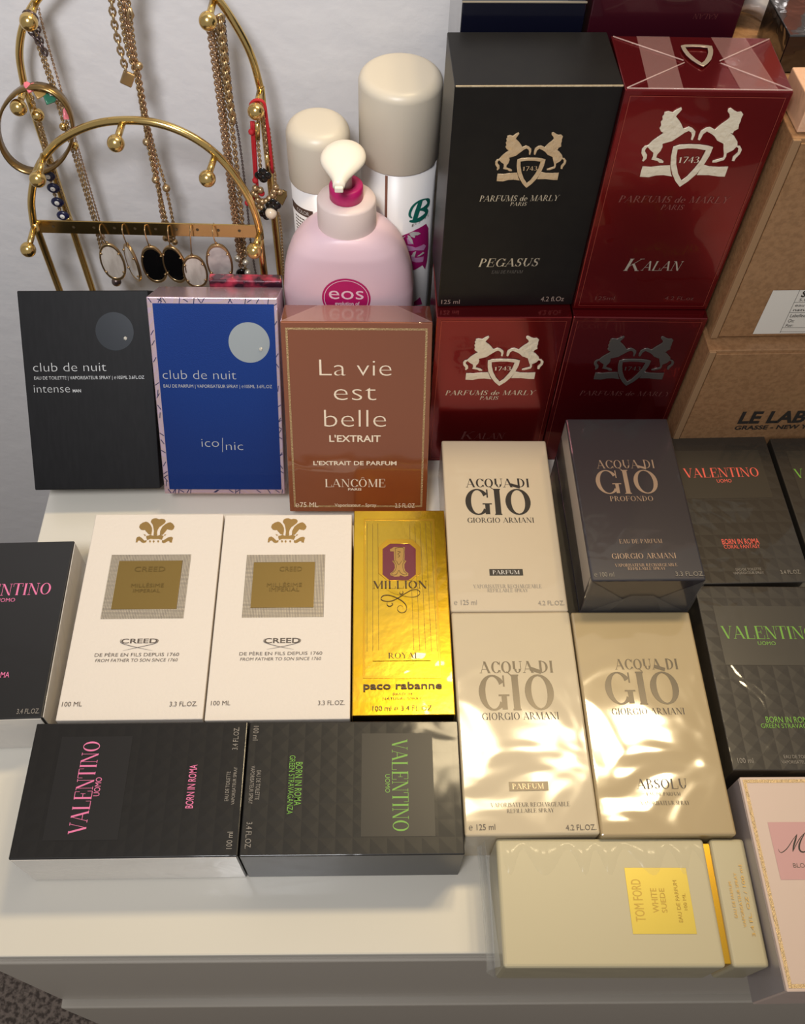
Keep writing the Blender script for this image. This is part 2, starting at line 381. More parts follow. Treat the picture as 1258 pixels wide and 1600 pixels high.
c = Carton('black studded carton with green lettering, lying sideways below the shiny gold box', (-.014, -.0167, 0, .31, 0), (VL, VW, VH), m_stud, 'top', GV)
c.quad('label_panel', [(564.7, 1307), (681, 1307), (674.5, 1145.9), (564.7, 1145.9)], m_pan)
c.text('VALENTINO', (611.5, 1155.5), (614.7, 1299), (635.5, 1155.5), GREENP, 'serif')
for t, a, b, top, bo in (('UOMO', (601.8, 1210), (602.4, 1238.8), (609, 1210), 0), ('BORN IN ROMA', (461.8, 1191), (460, 1258.8), (472.4, 1191), .004), ('GREEN STRAVAGANZA', (451.8, 1180.6), (449.4, 1272.4), (460.6, 1180.6), 0)): c.text(t, a, b, top, GREENP, bold=bo)
for t, a, b, top in (('EAU DE TOILETTE', (400, 1204), (400, 1250), (406.5, 1204)), ('VAPORISATEUR SPRAY', (391.8, 1197), (388.8, 1256.5), (398, 1197)),
        ('100 ml', (395.9, 1135), (395.9, 1157), (404, 1135)), ('3.4 FL.OZ.', (384, 1285), (384, 1326.5), (393, 1285))): c.text(t, a, b, top, GREYP)

c = Carton('black carton with pink lettering at the left edge, beside the white boxes', (-.2662, .0714, 0, 1.9, 0), (VW, VL, VH), m_blk, 'top', GV)
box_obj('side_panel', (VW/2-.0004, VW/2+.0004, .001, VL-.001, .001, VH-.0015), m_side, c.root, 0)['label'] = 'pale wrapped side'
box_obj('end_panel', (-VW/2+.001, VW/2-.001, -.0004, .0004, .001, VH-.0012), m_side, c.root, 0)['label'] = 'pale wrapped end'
c.text('VALENTINO', (-68, 931), (77.6, 930.3), (-66, 913), PINKP, 'serif'); c.text('UOMO', (-6, 940.6), (23, 940.4), (-6, 935), PINKP)
c.text('BORN IN ROMA', (-57, 1059.6), (14, 1059.6), (-57, 1051), PINKP, bold=.004); c.text('3.4 FL.OZ.', (25.9, 1115.2), (61.2, 1115.2), (26, 1107.6), GREYP)

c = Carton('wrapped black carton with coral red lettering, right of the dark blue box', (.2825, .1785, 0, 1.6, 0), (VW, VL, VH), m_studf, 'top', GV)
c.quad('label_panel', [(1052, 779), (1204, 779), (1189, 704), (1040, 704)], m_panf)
c.text('VALENTINO', (1070.2, 745.6), (1187.2, 745.6), (1070.2, 731.4), CORALP, 'serif')
c.text('UOMO', (1120.7, 754), (1143.7, 754), 749, CORALP); c.text('BORN IN ROMA', (1129, 850.3), (1187.2, 850.3), 842, CORALP, bold=.004); c.text('CORAL FANTASY', (1131.7, 857), (1188.2, 857), 851.3, CORALP)
c.text('EAU DE TOILETTE', (1150, 891.8), (1189.8, 891.8), 888, GREYP); c.text('VAPORISATEUR SPRAY', (1146, 897.5), (1194, 897.5), 893.5, GREYP); c.text('3.4 FL.OZ.', (1220.4, 897), (1252, 897), 891, GREYP)

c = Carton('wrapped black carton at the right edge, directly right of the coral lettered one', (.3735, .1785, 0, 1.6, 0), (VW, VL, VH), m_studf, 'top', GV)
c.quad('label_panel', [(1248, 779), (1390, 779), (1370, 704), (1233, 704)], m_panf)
c.text('VALENTINO', (1243.7, 746), (1361, 746), 732, GREENP, 'serif'); c.text('UOMO', (1294, 754), (1317, 754), 749, GREENP)

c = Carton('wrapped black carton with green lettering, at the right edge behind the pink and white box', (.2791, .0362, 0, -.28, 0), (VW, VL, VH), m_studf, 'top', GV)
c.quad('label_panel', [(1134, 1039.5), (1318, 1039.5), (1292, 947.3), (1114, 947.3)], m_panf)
c.text('VALENTINO', (1129.8, 998.3), (1276, 998.3), 978.8, GREENP, 'serif'); c.text('UOMO', (1184.9, 1008), (1212.6, 1008), 1002.4, GREENP)
c.text('BORN IN ROMA', (1197.7, 1129.5), (1270, 1129.5), 1120, GREENP, bold=.004); c.text('GREEN STRAVAGANZA', (1189.8, 1138), (1288, 1138), 1131, GREENP)
c.text('100 ml', (1153, 1192.5), (1177.7, 1192.5), 1184.6, GREYP); c.text('EAU DE TOILETTE', (1225, 1185.3), (1275, 1185.3), 1180, GREYP); c.text('VAPORISATEUR SPRAY', (1221.6, 1193.6), (1282, 1193.6), 1188.7, GREYP)

# ------------------------------------------------------------------ two white cartons with a gold square
m_ivory = mat('ivory_card', (226, 216, 204), .6, bump=.25, bscale=400)
m_goldsq = mat('satin_gold_square', (140, 116, 62), .42, .6)
m_goldem = mat('embossed_gold', (128, 106, 58), .38, .65)
def weave(m):      # silver dot lattice around the gold square
    nt = m.node_tree; b = nt.nodes['Principled BSDF']; tc = nt.nodes.new('ShaderNodeTexCoord'); s = nt.nodes.new('ShaderNodeSeparateXYZ'); nt.links.new(tc.outputs['Object'], s.inputs[0])
    o = []
    for a in (0, 1):
        p = nt.nodes.new('ShaderNodeMath'); p.operation = 'PINGPONG'; p.inputs[1].default_value = .00056; nt.links.new(s.outputs[a], p.inputs[0]); o.append(p)
    mn = nt.nodes.new('ShaderNodeMath'); mn.operation = 'MINIMUM'; nt.links.new(o[0].outputs[0], mn.inputs[0]); nt.links.new(o[1].outputs[0], mn.inputs[1])
    g = nt.nodes.new('ShaderNodeMath'); g.operation = 'GREATER_THAN'; g.inputs[1].default_value = .0002; nt.links.new(mn.outputs[0], g.inputs[0])
    x = nt.nodes.new('ShaderNodeMix'); x.data_type = 'RGBA'; x.inputs[6].default_value = lin((128, 120, 112)); x.inputs[7].default_value = lin((206, 194, 172))
    nt.links.new(g.outputs[0], x.inputs[0]); nt.links.new(x.outputs[2], b.inputs['Base Color']); return m
m_weave = weave(mat('silver_lattice', (150, 146, 140), .45, .35))
F_OFF = lambda pts: [(200+x/13.98, 795+y/13.98) for x, y in pts]
FEATHERS = [F_OFF(p) for p in (
    [(450,555),(390,490),(375,465),(330,470),(280,455),(245,405),(265,350),(320,310),(395,285),(440,300),(490,350),(525,420),(525,490),(510,570)],
    [(560,580),(570,490),(555,400),(540,345),(500,290),(520,240),(570,215),(620,210),(680,235),(740,225),(800,235),(825,270),(810,310),(760,350),(690,400),(650,460),(635,520),(640,580)],
    [(700,570),(705,490),(750,400),(820,340),(880,310),(930,300),(980,330),(1018,390),(1000,440),(960,470),(900,460),(860,450),(820,500),(760,570)],
    [(400,600),(450,590),(490,572),(540,592),(600,585),(650,592),(710,572),(760,592),(780,600),(760,640),(740,680),(670,660),(560,665),(490,660),(420,685),(405,640)],
    [(408,690),(360,700),(300,640),(250,610),(200,625),(180,665),(180,705),(170,735),(205,735),(220,700),(260,695),(300,735),(350,750),(400,730)],
    [(748,688),(775,695),(830,660),(890,625),(950,615),(985,640),(970,680),(960,740),(910,735),(905,705),(870,710),(810,745),(770,750),(742,730)],
    [(345,560),(395,575),(372,598)], [(785,575),(835,560),(805,598)], [(460,705),(485,690),(505,710),(483,748)], [(540,710),(563,690),(585,710),(563,750)], [(640,705),(660,690),(685,710),(660,745)])]
def ivory_box(label, pose, silver, gold, rows, dx, emb, cross):
    c = Carton(label, pose, (.0982, .1674, .0491), m_ivory, 'top', 'white cartons with a gold square')
    c.quad('silver_border', silver, m_weave); q = c.quad('gold_square', gold, m_goldsq, thick=.0003)
    c.poly('crest', [[(x+dx[0], y+dx[1]) for x, y in p] for p in FEATHERS], GOLDP, thick=.0002)
    for t, a, b, top, mm, bo in rows: c.text(t, a, b, top, mm, bold=bo, shear=.12 if 'O' in t and len(t) > 12 else 0)
    c.stroke('flourish', cross, .00042, DARKG, True)
    c.lay += 9
    for t, a, b, top in emb: c.text(t, a, b, top, m_goldem)
    return c
ivory_box('white carton with a gold square, directly right of the pink lettered black box', (-.166, .0731, 0, .72, 0), [(156.7, 967), (286.3, 967), (299.2, 866.8), (175, 866.8)], [(174, 952.5), (273.8, 951.4), (287.2, 876.6), (186.2, 876.6)],
    [('CREED', (189, 1005.2), (246, 1005.2), 998.2, DARKG, .02), ('DE P\u00c8RE EN FILS DEPUIS 1760', (147.8, 1025.8), (279.6, 1025.8), 1020.6, DARKG, 0), ('FROM FATHER TO SON SINCE 1760', (148.7, 1034.2), (277.4, 1034.2), 1029.4, DARKG, 0),
     ('100 ML', (96.6, 1104), (127.8, 1104), 1096.8, DARKG, 0), ('3.3 FL.OZ.', (264.9, 1103.8), (308, 1103.8), 1096.6, DARKG, 0)], (0, 0),
    [('CREED', (210, 893.5), (258, 893.5), 886), ('MILL\u00c9SIME', (205, 918), (256, 918), 912.5), ('IMPERIAL', (208, 926), (250, 926), 921)],
    [[(190.7, 998.5), (188.3, 1002), (192, 1006), (212, 1011.5), (238.6, 1017)], [(244, 998.5), (247.5, 1001), (243, 1005.5), (220, 1011), (192, 1017)]])
ivory_box('white carton with a gold square, between its twin and the shiny gold box', (-.0665, .0732, 0, .74, 0), [(377.6, 964.8), (505.2, 964.8), (508.6, 866.8), (386, 866.8)], [(392, 950), (489.5, 949.4), (492.9, 878.8), (396.3, 878.8)],
    [('CREED', (412.7, 1004.8), (468.8, 1004.8), 997.2, DARKG, .02), ('DE P\u00c8RE EN FILS DEPUIS 1760', (374, 1023.7), (503.6, 1023.7), 1018.7, DARKG, 0), ('FROM FATHER TO SON SINCE 1760', (375.3, 1032), (501.8, 1032), 1027.3, DARKG, 0),
     ('100 ML', (329.5, 1102.3), (359.8, 1102.3), 1095.2, DARKG, 0), ('3.3 FL.OZ.', (496.9, 1101.9), (538.7, 1101.9), 1094.8, DARKG, 0)], (206.2, 0),
    [('CREED', (437, 893), (472, 893), 886), ('MILL\u00c9SIME', (417, 917.5), (472, 917.5), 911.5), ('IMPERIAL', (421, 924.5), (468, 924.5), 918.5)],
    [[(414.5, 998), (412, 1001.5), (416, 1005), (436, 1010.5), (459, 1015)], [(467, 998), (470, 1000.5), (466, 1004.5), (444, 1010), (417, 1015)]])

# ------------------------------------------------------------------ shiny gold carton
m_gold = mat('crinkled_gold_foil', (238, 192, 44), .2, 1, coat=.6, coat_rough=.05, wrinkle=.7, wscale=20, bump=.2, bscale=70)
m_gold2 = mat('pinstriped_gold_foil', (216, 180, 52), .24, 1, coat=.6, coat_rough=.05, wrinkle=.8, wscale=20, bump=.18, bscale=90)
m_maroon = mat('maroon_print', (104, 18, 40), .35, coat=.4)
BROWNP = mat('dark_brown_print', (66, 44, 18), .4)
c = Carton('shiny gold foil carton with a maroon octagon, right of the white boxes', (.019, .0757, 0, .59, 0), (.0704, .1685, .0506), m_gold, 'top')
c.quad('inset_panel', [(570, 1057), (687, 1057), (676, 813.8), (571, 813.8)], m_gold2)
c.poly('rim', [[c.uv(567, 1060), c.uv(690, 1060), c.uv(678.5, 811), c.uv(569, 811)], [c.uv(570, 1057), c.uv(687, 1057), c.uv(676, 813.8), c.uv(571, 813.8)]], GOLDB, thick=.0002, px=False)
pin = []
for i in range(13):
    f = i/12*.94+.03
    if .2 < f < .62 : continue
    pin.append([(571+105*f, 818), (570+117*f, 1018)])
c.stroke('pinstripes', pin, .00022, BROWNP)
Z = lambda pts, ox, oy, sc: [(ox+x/sc, oy+y/sc) for x, y in pts]
z1 = lambda pts: Z(pts, 540, 680, 3.31)
c.poly('octagon_rim', [z1([(215,540),(345,540),(388,580),(388,715),(340,752),(215,752),(170,715),(170,580)]), z1([(230,563),(330,563),(363,590),(363,722),(325,752),(228,752),(192,722),(192,590)])], GOLDB, thick=.0002)
c.poly('octagon', [z1([(230,563),(330,563),(363,590),(363,722),(325,752),(228,752),(192,722),(192,590)])], m_maroon)
zz = lambda pts: Z(pts, 570, 830, 9.677)
one = [(440,245),(605,245),(600,440),(630,455),(600,500),(600,560),(615,610),(660,640),(655,680),(600,690),(540,670),(520,690),(450,690),(390,670),(385,640),(430,610),(455,560),(450,500),(415,455),(445,445),(440,310),(385,310),(380,280)]
c.poly('numeral', [zz(one)], GOLDP, thick=.0001); c.lay += 6
c.stroke('numeral_outline', [zz([(462,262),(585,262),(580,440),(605,455),(575,500),(580,570),(600,620),(640,650),(600,665),(545,640),(515,600),(480,655),(430,668),(405,645),(450,610),(475,560),(470,500),(435,455),(465,440),(462,262)]), zz([(495,310),(540,320),(500,350),(530,380),(500,400)]), zz([(480,455),(515,510),(560,455)])], .00028, BROWNP)
c.text('MILLION', (582.3, 919.6), (667.5, 919.6), 908, BROWNP, 'serif')
c.stroke('flourish', [zz([(320,875),(420,935),(560,975),(700,1000),(800,980),(835,930),(800,890),(720,890),(620,940),(500,1015),(400,1060),(300,1060),(248,1030),(270,985),(340,970),(420,985),(520,1030),(600,1090),(635,1160),(610,1220),(550,1235),(500,1200),(500,1150),(540,1125),(580,1150),(575,1190)]), zz([(340,1075),(340,1120),(380,1140),(425,1110),(400,1085)]), zz([(535,910),(530,945),(560,955),(580,930),(570,905)])], .0005, BROWNP, True)
c.quad('name_plate', [(582, 1033), (674, 1033), (672.5, 1017), (583.5, 1017)], m_gold2); c.text('ROYAL', (607, 1029.5), (655.7, 1029.5), 1020.5, BROWNP, 'serif')
c.text('paco rabanne', (567.8, 1076.7), (691, 1076.7), 1066, BROWNP, bold=.02); c.text('PARFUM', (614, 1086.5), (644, 1086.5), 1083, BROWNP); c.text('NATURAL SPRAY', (598, 1093.3), (659.3, 1093.3), 1089.7, BROWNP); c.text('100 ml \u212e 3.4 FL OZ', (582.3, 1110.5), (675, 1110.5), 1103, BROWNP)

# ------------------------------------------------------------------ cream and beige cartons with large black lettering, and the dark blue one
m_cream = mat('wrapped_cream_card', (202, 186, 160), .5, coat=.8, coat_rough=.05, wrinkle=.45, wscale=14)
m_cream2 = mat('loosely_wrapped_cream_card', (198, 182, 152), .5, coat=.9, coat_rough=.10, wrinkle=.6, wscale=15)
m_beige = mat('loosely_wrapped_beige_card', (176, 154, 112), .45, coat=1, coat_rough=.085, wrinkle=.7, wscale=15)
m_navy = mat('wrapped_slate_blue_card', (50, 47, 53), .3, .25, coat=.9, coat_rough=.06, wrinkle=.4, wscale=18)
ROSE = mat('rose_silver_foil', (160, 138, 122), .35, .5)
def giobox(label, pose, dims, body, rows, group, ink):
    c = Carton(label, pose, dims, body, 'top', group, bevel=.0016)
    for r in rows:
        t, a, b, top = r[:4]; c.text(t, a, b, top, r[4] if len(r) > 4 else ink, 'bold' if t in ('GI\u00d2', 'ACQUA DI') and ink is not ROSE else 'serif')
    return c
c = giobox('cream carton with large dark lettering, between the gold box and the dark blue box', (.0974, .1561, 0, .48, 0), (.0866, .1594, .0499), m_cream, [
    ('ACQUA DI', (727.9, 761.6), (827, 761.6), 748), ('GI\u00d2', (728.8, 804.8), (831.5, 804.8), 764), ('GIORGIO ARMANI', (730.9, 816.9), (834.6, 816.9), 809),
    ('VAPORISATEUR RECHARGEABLE', (740, 919.3), (846.6, 919.3), 913.4, GREYP), ('REFILLABLE SPRAY', (762, 925.3), (825.5, 925.3), 920.2, GREYP)], 'cream cartons with dark lettering', BLACKP)
c.quad('name_plate', [(765.2, 899.6), (817.5, 899.6), (816.6, 889.4), (764.5, 889.4)], BLACKP); c.text('PARFUM', (770.2, 897.6), (811.9, 897.6), 891.5, WHITEP, 'serif')
c.text('\u212e 125 ml', (709.8, 945.3), (745.4, 945.3), 937.7, GREYP); c.text('4.2 FL.OZ.', (841.2, 945.9), (882.3, 945.9), 938.9, GREYP)
c = giobox('cream carton with glaring foil lettering, directly above the pale yellow case', (.1, -.0037, 0, .82, 0), (.0866, .1594, .0499), m_cream2, [
    ('ACQUA DI', (749.4, 1051.5), (864.5, 1051.5), 1033.2, BLKFOIL), ('GI\u00d2', (750.5, 1110), (868.9, 1110), 1054, BLKFOIL), ('GIORGIO ARMANI', (754, 1124.6), (873.7, 1124.6), 1113.3),
    ('VAPORISATEUR RECHARGEABLE', (766.9, 1260.7), (890.9, 1260.7), 1253.9), ('REFILLABLE SPRAY', (792.5, 1269.8), (866.4, 1269.8), 1263.6)], 'cream cartons with dark lettering', DARKG)
c.quad('name_plate', [(796, 1235.8), (857.5, 1235.8), (856, 1221.5), (795, 1221.5)], BLKFOIL); c.text('PARFUM', (801, 1233), (850, 1233), 1224.5, CREAMP, 'serif')
c.text('\u212e 125 ml', (732.9, 1297.2), (774.2, 1297.2), 1288, DARKG); c.text('4.2 FL.OZ.', (884.6, 1297.2), (932.2, 1297.2), 1288.5, DARKG)
c = giobox('beige carton in loose shiny wrap, right of the cream box under glare', (.1871, -.0044, 0, .42, 0), (.0873, .1604, .0501), m_beige, [
    ('ACQUA DI', (961.4, 1046), (1060, 1046), 1029.6, BLKFOIL), ('GI\u00d2', (949.7, 1100.9), (1065.6, 1100.9), 1049.5, BLKFOIL), ('GIORGIO ARMANI', (956.7, 1116.6), (1070.4, 1116.6), 1106.4),
    ('ABSOLU', (995.4, 1232.5), (1074.8, 1232.5), 1217), ('EAU DE PARFUM', (1010.8, 1243.5), (1063.8, 1243.5), 1238), ('VAPORISATEUR SPRAY', (1001.6, 1258), (1078.4, 1258), 1251.5)], 'wrapped perfume cartons', DARKG)
c = giobox('dark slate blue carton with silver lettering, raised on another dark box', (.19, .1583, .0452, .97, 0), (.081, .1464, .0469), m_navy, [
    ('ACQUA DI', (932.8, 732), (1023.3, 732), 719), ('GI\u00d2', (934.4, 771.7), (1031.6, 771.7), 734.5), ('PROFONDO', (954, 783.2), (1021.2, 783.2), 775.4), ('EAU DE PARFUM', (968.5, 849.2), (1035, 849.2), 842.6),
    ('GIORGIO ARMANI', (956.7, 873), (1056.8, 873), 864.7), ('VAPORISATEUR RECHARGEABLE', (961.3, 885.6), (1058.8, 885.6), 880.8), ('REFILLABLE SPRAY', (981.5, 891), (1040.5, 891), 886.6)], 'wrapped perfume cartons', mat('rose_silver_foil', (160, 138, 122), .35, .5))
c.text('\u212e 100 ml', (929.2, 901.5), (960, 901.5), 894.5, SILVD); c.text('3.3 FL.OZ.', (1056, 900.4), (1100.8, 900.4), 893.6, SILVD)
m_film = film('cellophane_fold', (120, 116, 112), .2)
def tri_part(name, root, pts, material):
    me = bpy.data.meshes.new(name); P = [Vector(p) for p in pts]; n = (P[1]-P[0]).cross(P[2]-P[0]).normalized()*.0001; k = len(P)
    me.from_pydata(list(P)+[p-n for p in P], [], [tuple(range(k)), tuple(range(2*k-1, k-1, -1))]+[(i, i+k, (i+1) % k+k, (i+1) % k) for i in range(k)]); me.update()
    return link(name, me, material, root)
hw = .0405
tri_part('wrap_fold', c.root, [(-hw, -.0006, .0468), (-.012, -.0006, .02), (-.02, -.0006, .001), (-hw, -.0006, .001)], m_film)
tri_part('wrap_fold', c.root, [(hw, -.0006, .0468), (.012, -.0006, .02), (.02, -.0006, .001), (hw, -.0006, .001)], m_film)
tri_part('wrap_fold', c.root, [(-hw+.002, -.0009, .0006), (-.008, -.0009, .026), (.008, -.0009, .026), (hw-.002, -.0009, .0006)], m_film)
tri_part('wrap_reflection_strip', c.root, [(-hw-.0002, .004, .0455), (-hw-.0002, .143, .0455), (-hw-.0002, .143, .028), (-hw-.0002, .004, .024)], mat('painted_wrap_reflection', (150, 142, 136), .35, .2))  # pale strip paints the wrap's reflection along this side
Carton('plain dark blue carton hidden under the silver lettered dark blue one', (.19, .1583, 0, .97, 0), (.081, .1464, .0450), mat('midnight_card', (28, 27, 40), .35, coat=.6), 'top', 'wrapped perfume cartons')

# ------------------------------------------------------------------ pale yellow bottle case lying at the front, with a gold band and separate lid
m_ivy = mat('pale_yellow_lacquer_card', (194, 184, 152), .4, coat=.6, coat_rough=.06, wrinkle=.35, wscale=18)
c = Carton('pale yellow lidded case with a gold label, lying across the front edge of the dresser', (.1564, -.0794, 0, -.29, 0), (.1596, .075, .0445), None, 'top', 'wrapped perfume cartons', carton=False)
uL, uB, uG = -c.w/2, c.uv(1117, 1410).x, c.uv(1127, 1410).x
box_obj('carton', (uL, uB, 0, c.l, 0, c.h), m_ivy, c.root, .0022, 3)
box_obj('gold_band', (uB-.001, uG+.001, .0022, c.l-.0022, .002, c.h-.0028), GOLDB, c.root, .0005)
box_obj('lid', (uG, c.w/2, 0, c.l, 0, c.h), m_ivy, c.root, .0022, 3)
m_goldlab = mat('gold_label', (196, 176, 76), .38, .4, coat=.4, wrinkle=.4)
c.quad('gold_label', [(990, 1459.5), (1090, 1459.5), (1070.6, 1356), (974.7, 1356)], m_goldlab, thick=.0001); c.lay += 5
m_engr = mat('dull_gold_print', (178, 148, 66), .45, .4)
for t, a, b, top in (('TOM FORD', (1008, 1440), (1001, 1374), (993, 1440)), ('WHITE', (1029.5, 1426), (1026, 1388), (1020, 1426)), ('SUEDE', (1042.6, 1426), (1038, 1388), (1034.4, 1426)), ('EAU DE PARFUM', (1066, 1441), (1058, 1375.5), (1060, 1441)), ('100 ML', (1075, 1422), (1070, 1396), (1070, 1422))):
    c.text(t, a, b, top, m_engr)
for t, a, b, top in (('EAU DE PARFUM', (1152, 1434), (1143, 1378), (1147.5, 1434)), ('VAPORISATEUR SPRAY', (1164.5, 1449), (1152, 1364), (1160, 1449)), ('3.4 FL. OZ / 100 ml', (1177, 1463), (1162, 1352), (1172, 1463))):
    c.text(t, a, b, top, mat('gold_ink', (206, 168, 92), .4, .5))
bm = bmesh.new(); q = []
for i in range(9):
    t = i/8; q.append((bm.verts.new((uL-.0006-.006*math.sin(t*3)-.001*(i % 2), .001, .042*t+.0005)), bm.verts.new((uL-.0006-.0075*math.sin(t*2.6)-.0012*(i % 3), c.l-.001, .042*t+.0005))))
for a, b in zip(q, q[1:]): bm.faces.new((a[0], a[1], b[1], b[0]))
from_bm('wrap_flap', bm, film('clear_wrap_flap', (225, 228, 228), .22), c.root)
bm = bmesh.new(); g = []
for i in range(61):
    u = uL+.004+(uB-uL-.006)*i/60; a1 = .5+.5*math.sin(i*.62+1.1*math.sin(i*.23)); d1 = .006+.016*a1
    g.append([bm.verts.new((u, c.l-.0008-d1*j/6, c.h+.0003+.0016*math.sin(PI*j/6)*(.35+.65*a1)*(1+.3*math.sin(i*1.7)))) for j in range(7)])
for p_, q_ in zip(g, g[1:]):
    for j in range(6): bm.faces.new((p_[j], p_[j+1], q_[j+1], q_[j]))
from_bm('wrap_crinkle', bm, film('clear_wrap_crinkle', (236, 228, 200), .10), c.root, True)

# ------------------------------------------------------------------ pink and white box at the right edge
c = Carton('white box with a pale pink panel and script lettering, at the bottom right corner', (.2975, -.0943, 0, .24, 0), (.12, .1252, .0582), mat('blush_white_card', (214, 192, 180), .45, coat=.4, coat_rough=.1, wrinkle=.3), 'top', 'wrapped perfume cartons')
box_obj('side_panel', (-.0604, -.0598, .001, .1242, .001, .0565), mat('grey_side_card', (160, 150, 150), .35, coat=.7, wrinkle=.6), c.root, 0)
m_glit = mat('pale_gold_glitter', (226, 196, 150), .35, .6, bump=1, bscale=900)
c.frame('gold_rule', (-.0585, .0585, .0018, .1234), .0022, m_glit)
c.quad('pink_panel', [(1220.4, 1373.9), (1420, 1373.9), (1395, 1284.2), (1198.7, 1284.2)], mat('pink_panel', (204, 158, 158), .5))
d = lambda pts: Z(pts, 1140, 1240, 8.89)
c.stroke('script_lettering', [d([(678, 770), (690, 805), (728, 818), (800, 760), (880, 640), (940, 560)]), (d([(935, 565), (915, 640), (890, 730), (878, 810)]), .0011), d([(878, 810), (930, 700), (985, 610), (1050, 540)]), (d([(1048, 545), (990, 650), (965, 740), (985, 800), (1035, 812), (1080, 780)]), .0011),
    d([(1120, 690), (1105, 760), (1120, 810), (1160, 790), (1200, 700), (1190, 790), (1150, 815)])], .0005, BLACKP, True)
c.text('BLOOMING BOUQUET', (1240, 1355.5), (1345, 1355.5), 1348.6, DARKG)

# ------------------------------------------------------------------ red and black horse-crest cartons
PW, PL, PH = .0995, .0585, .1717
m_red = mat('wrapped_red_card', (126, 22, 27), .2, .8, coat=.5, coat_rough=.04, wrinkle=.30, wscale=16)
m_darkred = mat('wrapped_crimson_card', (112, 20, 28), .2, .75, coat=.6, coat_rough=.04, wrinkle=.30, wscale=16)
m_black = vary(mat('black_board', (15, 14, 15), .45, spec=.25, coat=.08, coat_rough=.25), (18, 17, 17), 80)
zk = lambda pts: Z(pts, 980, 150, 5.99)
HORSE_L = zk([(505,100),(512,118),(490,145),(470,165),(455,185),(490,230),(510,265),(522,300),(545,295),(575,280),(610,295),(638,325),(632,360),(610,408),(595,400),(605,360),(598,335),(575,320),(540,335),(500,362),(465,385),(420,415),(330,440),(330,470),(310,510),(280,540),(270,570),(320,590),(340,605),(335,620),(300,618),(280,600),(225,588),(240,560),(245,525),(215,500),(190,470),(170,490),(165,510),(185,545),(180,580),(150,607),(140,600),(150,570),(132,530),(138,490),(165,462),(195,455),(240,410),(290,375),(340,340),(315,325),(302,295),(318,270),(315,235),(332,215),(330,185),(345,170),(350,145),(385,137),(425,148),(455,125)])
HORSE_R = zk([(968,105),(945,115),(940,140),(958,165),(960,195),(935,220),(890,250),(845,285),(820,310),(775,285),(740,290),(690,320),(670,360),(660,400),(675,410),(690,390),(710,350),(745,325),(790,350),(815,370),(840,410),(900,440),(900,490),(905,540),(900,570),(850,585),(800,600),(795,615),(830,615),(905,592),(925,560),(930,530),(990,500),(1020,470),(1040,480),(1035,520),(990,560),(978,600),(1000,605),(1015,575),(1055,535),(1072,495),(1055,462),(1030,458),(1030,420),(1000,370),(960,335),(985,345),(1000,320),(1040,300),(1045,260),(1060,230),(1065,205),(1085,165),(1065,140),(1030,145),(1000,130)])
SHIELD = [zk([(432,468),(490,450),(580,445),(680,448),(760,460),(802,472),(770,550),(720,630),(650,720),(570,790),(490,843),(450,790),(420,720),(405,640),(410,560),(422,500)]), zk([(470,492),(560,482),(650,485),(735,500),(690,590),(630,670),(560,745),(505,785),(475,720),(458,630),(460,550)])]
RIB = [zk([(145,655),(220,660),(300,650),(400,645),(405,690),(412,735),(420,748),(340,735),(270,738),(200,755),(118,750),(130,700)]), zk([(712,640),(770,655),(860,660),(945,655),(930,700),(912,750),(850,748),(760,735),(680,735),(650,735)])]
MASTER = {}
def crest_box(label, pose, body, foil, rows, centre, rule, group, scale=1):
    c = Carton(label, pose, (PW, PL, PH), body, 'front', group)
    if not MASTER:
        MASTER['c'] = c.uv(1070, 228)
        for n, lp in (('horse_emblem', [HORSE_L]), ('horse_emblem_r', [HORSE_R]), ('shield', SHIELD), ('ribbon', RIB), ('n', [zk([(474, 622), (668, 615), (474, 566)])])): MASTER[n] = [[c.uv(*p) for p in l] for l in lp]
    o = c.uv(*centre); mv = lambda n: [[(p-MASTER['c'])*scale+o for p in l] for l in MASTER[n]]
    c.poly('horse_emblem', mv('horse_emblem'), foil, thick=.0004, px=False, k=.0005); c.poly('horse_emblem', mv('horse_emblem_r'), foil, thick=.0004, px=False, k=.0005)
    c.poly('shield', mv('shield'), foil, thick=.0004, px=False, k=.0006); c.poly('ribbon', mv('ribbon'), foil, thick=.0003, px=False, k=.0004)
    a, b, t = mv('n')[0]
    vs, fs, w, cap = glyphs('1743', 'serif', 0, 0, 1); e = b-a; up = Vector((-e.y, e.x)).normalized(); me = bpy.data.meshes.new('numerals')
    me.from_pydata([c.to3(*(a+e*(x/w)+up*(y*(t-a).length*.9)), .0004+z*.01) for x, y, z in vs], [], fs); fix(me, 'front'); link('numerals', me, foil, c.root)
    for t, p0, p1, top, mm, sh in rows:
        if t == 'KALAN':       # large first letter, small capitals after it
            x = p0[0]+(p1[0]-p0[0])*.30; y = p0[1]+(p1[1]-p0[1])*.30
            c.text('K', p0, (x+1, y), top, mm, 'serif', shear=sh); p0 = (x, y); t = 'ALAN'; top = top+(p0[1]-top)*.22
        c.text(t, p0, p1, top, mm, 'light' if t in ('EAU DE PARFUM',) else 'serif', shear=sh)
    if rule: c.frame('foil_rule', (-PW/2+.0035, PW/2-.0035, .0035, PH-.0035), .0004, rule)
    return c
REDINK = mat('reddish_foil', (176, 84, 72), .3, .7); KINK = mat('dull_pink_foil', (150, 92, 88), .3, .7)
m_crfoil = mat('embossed_pale_foil', (236, 224, 200), .38, .3, bump=.9, bscale=260)
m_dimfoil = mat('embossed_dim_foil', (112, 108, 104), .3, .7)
GR = 'red cartons with the horse crest'
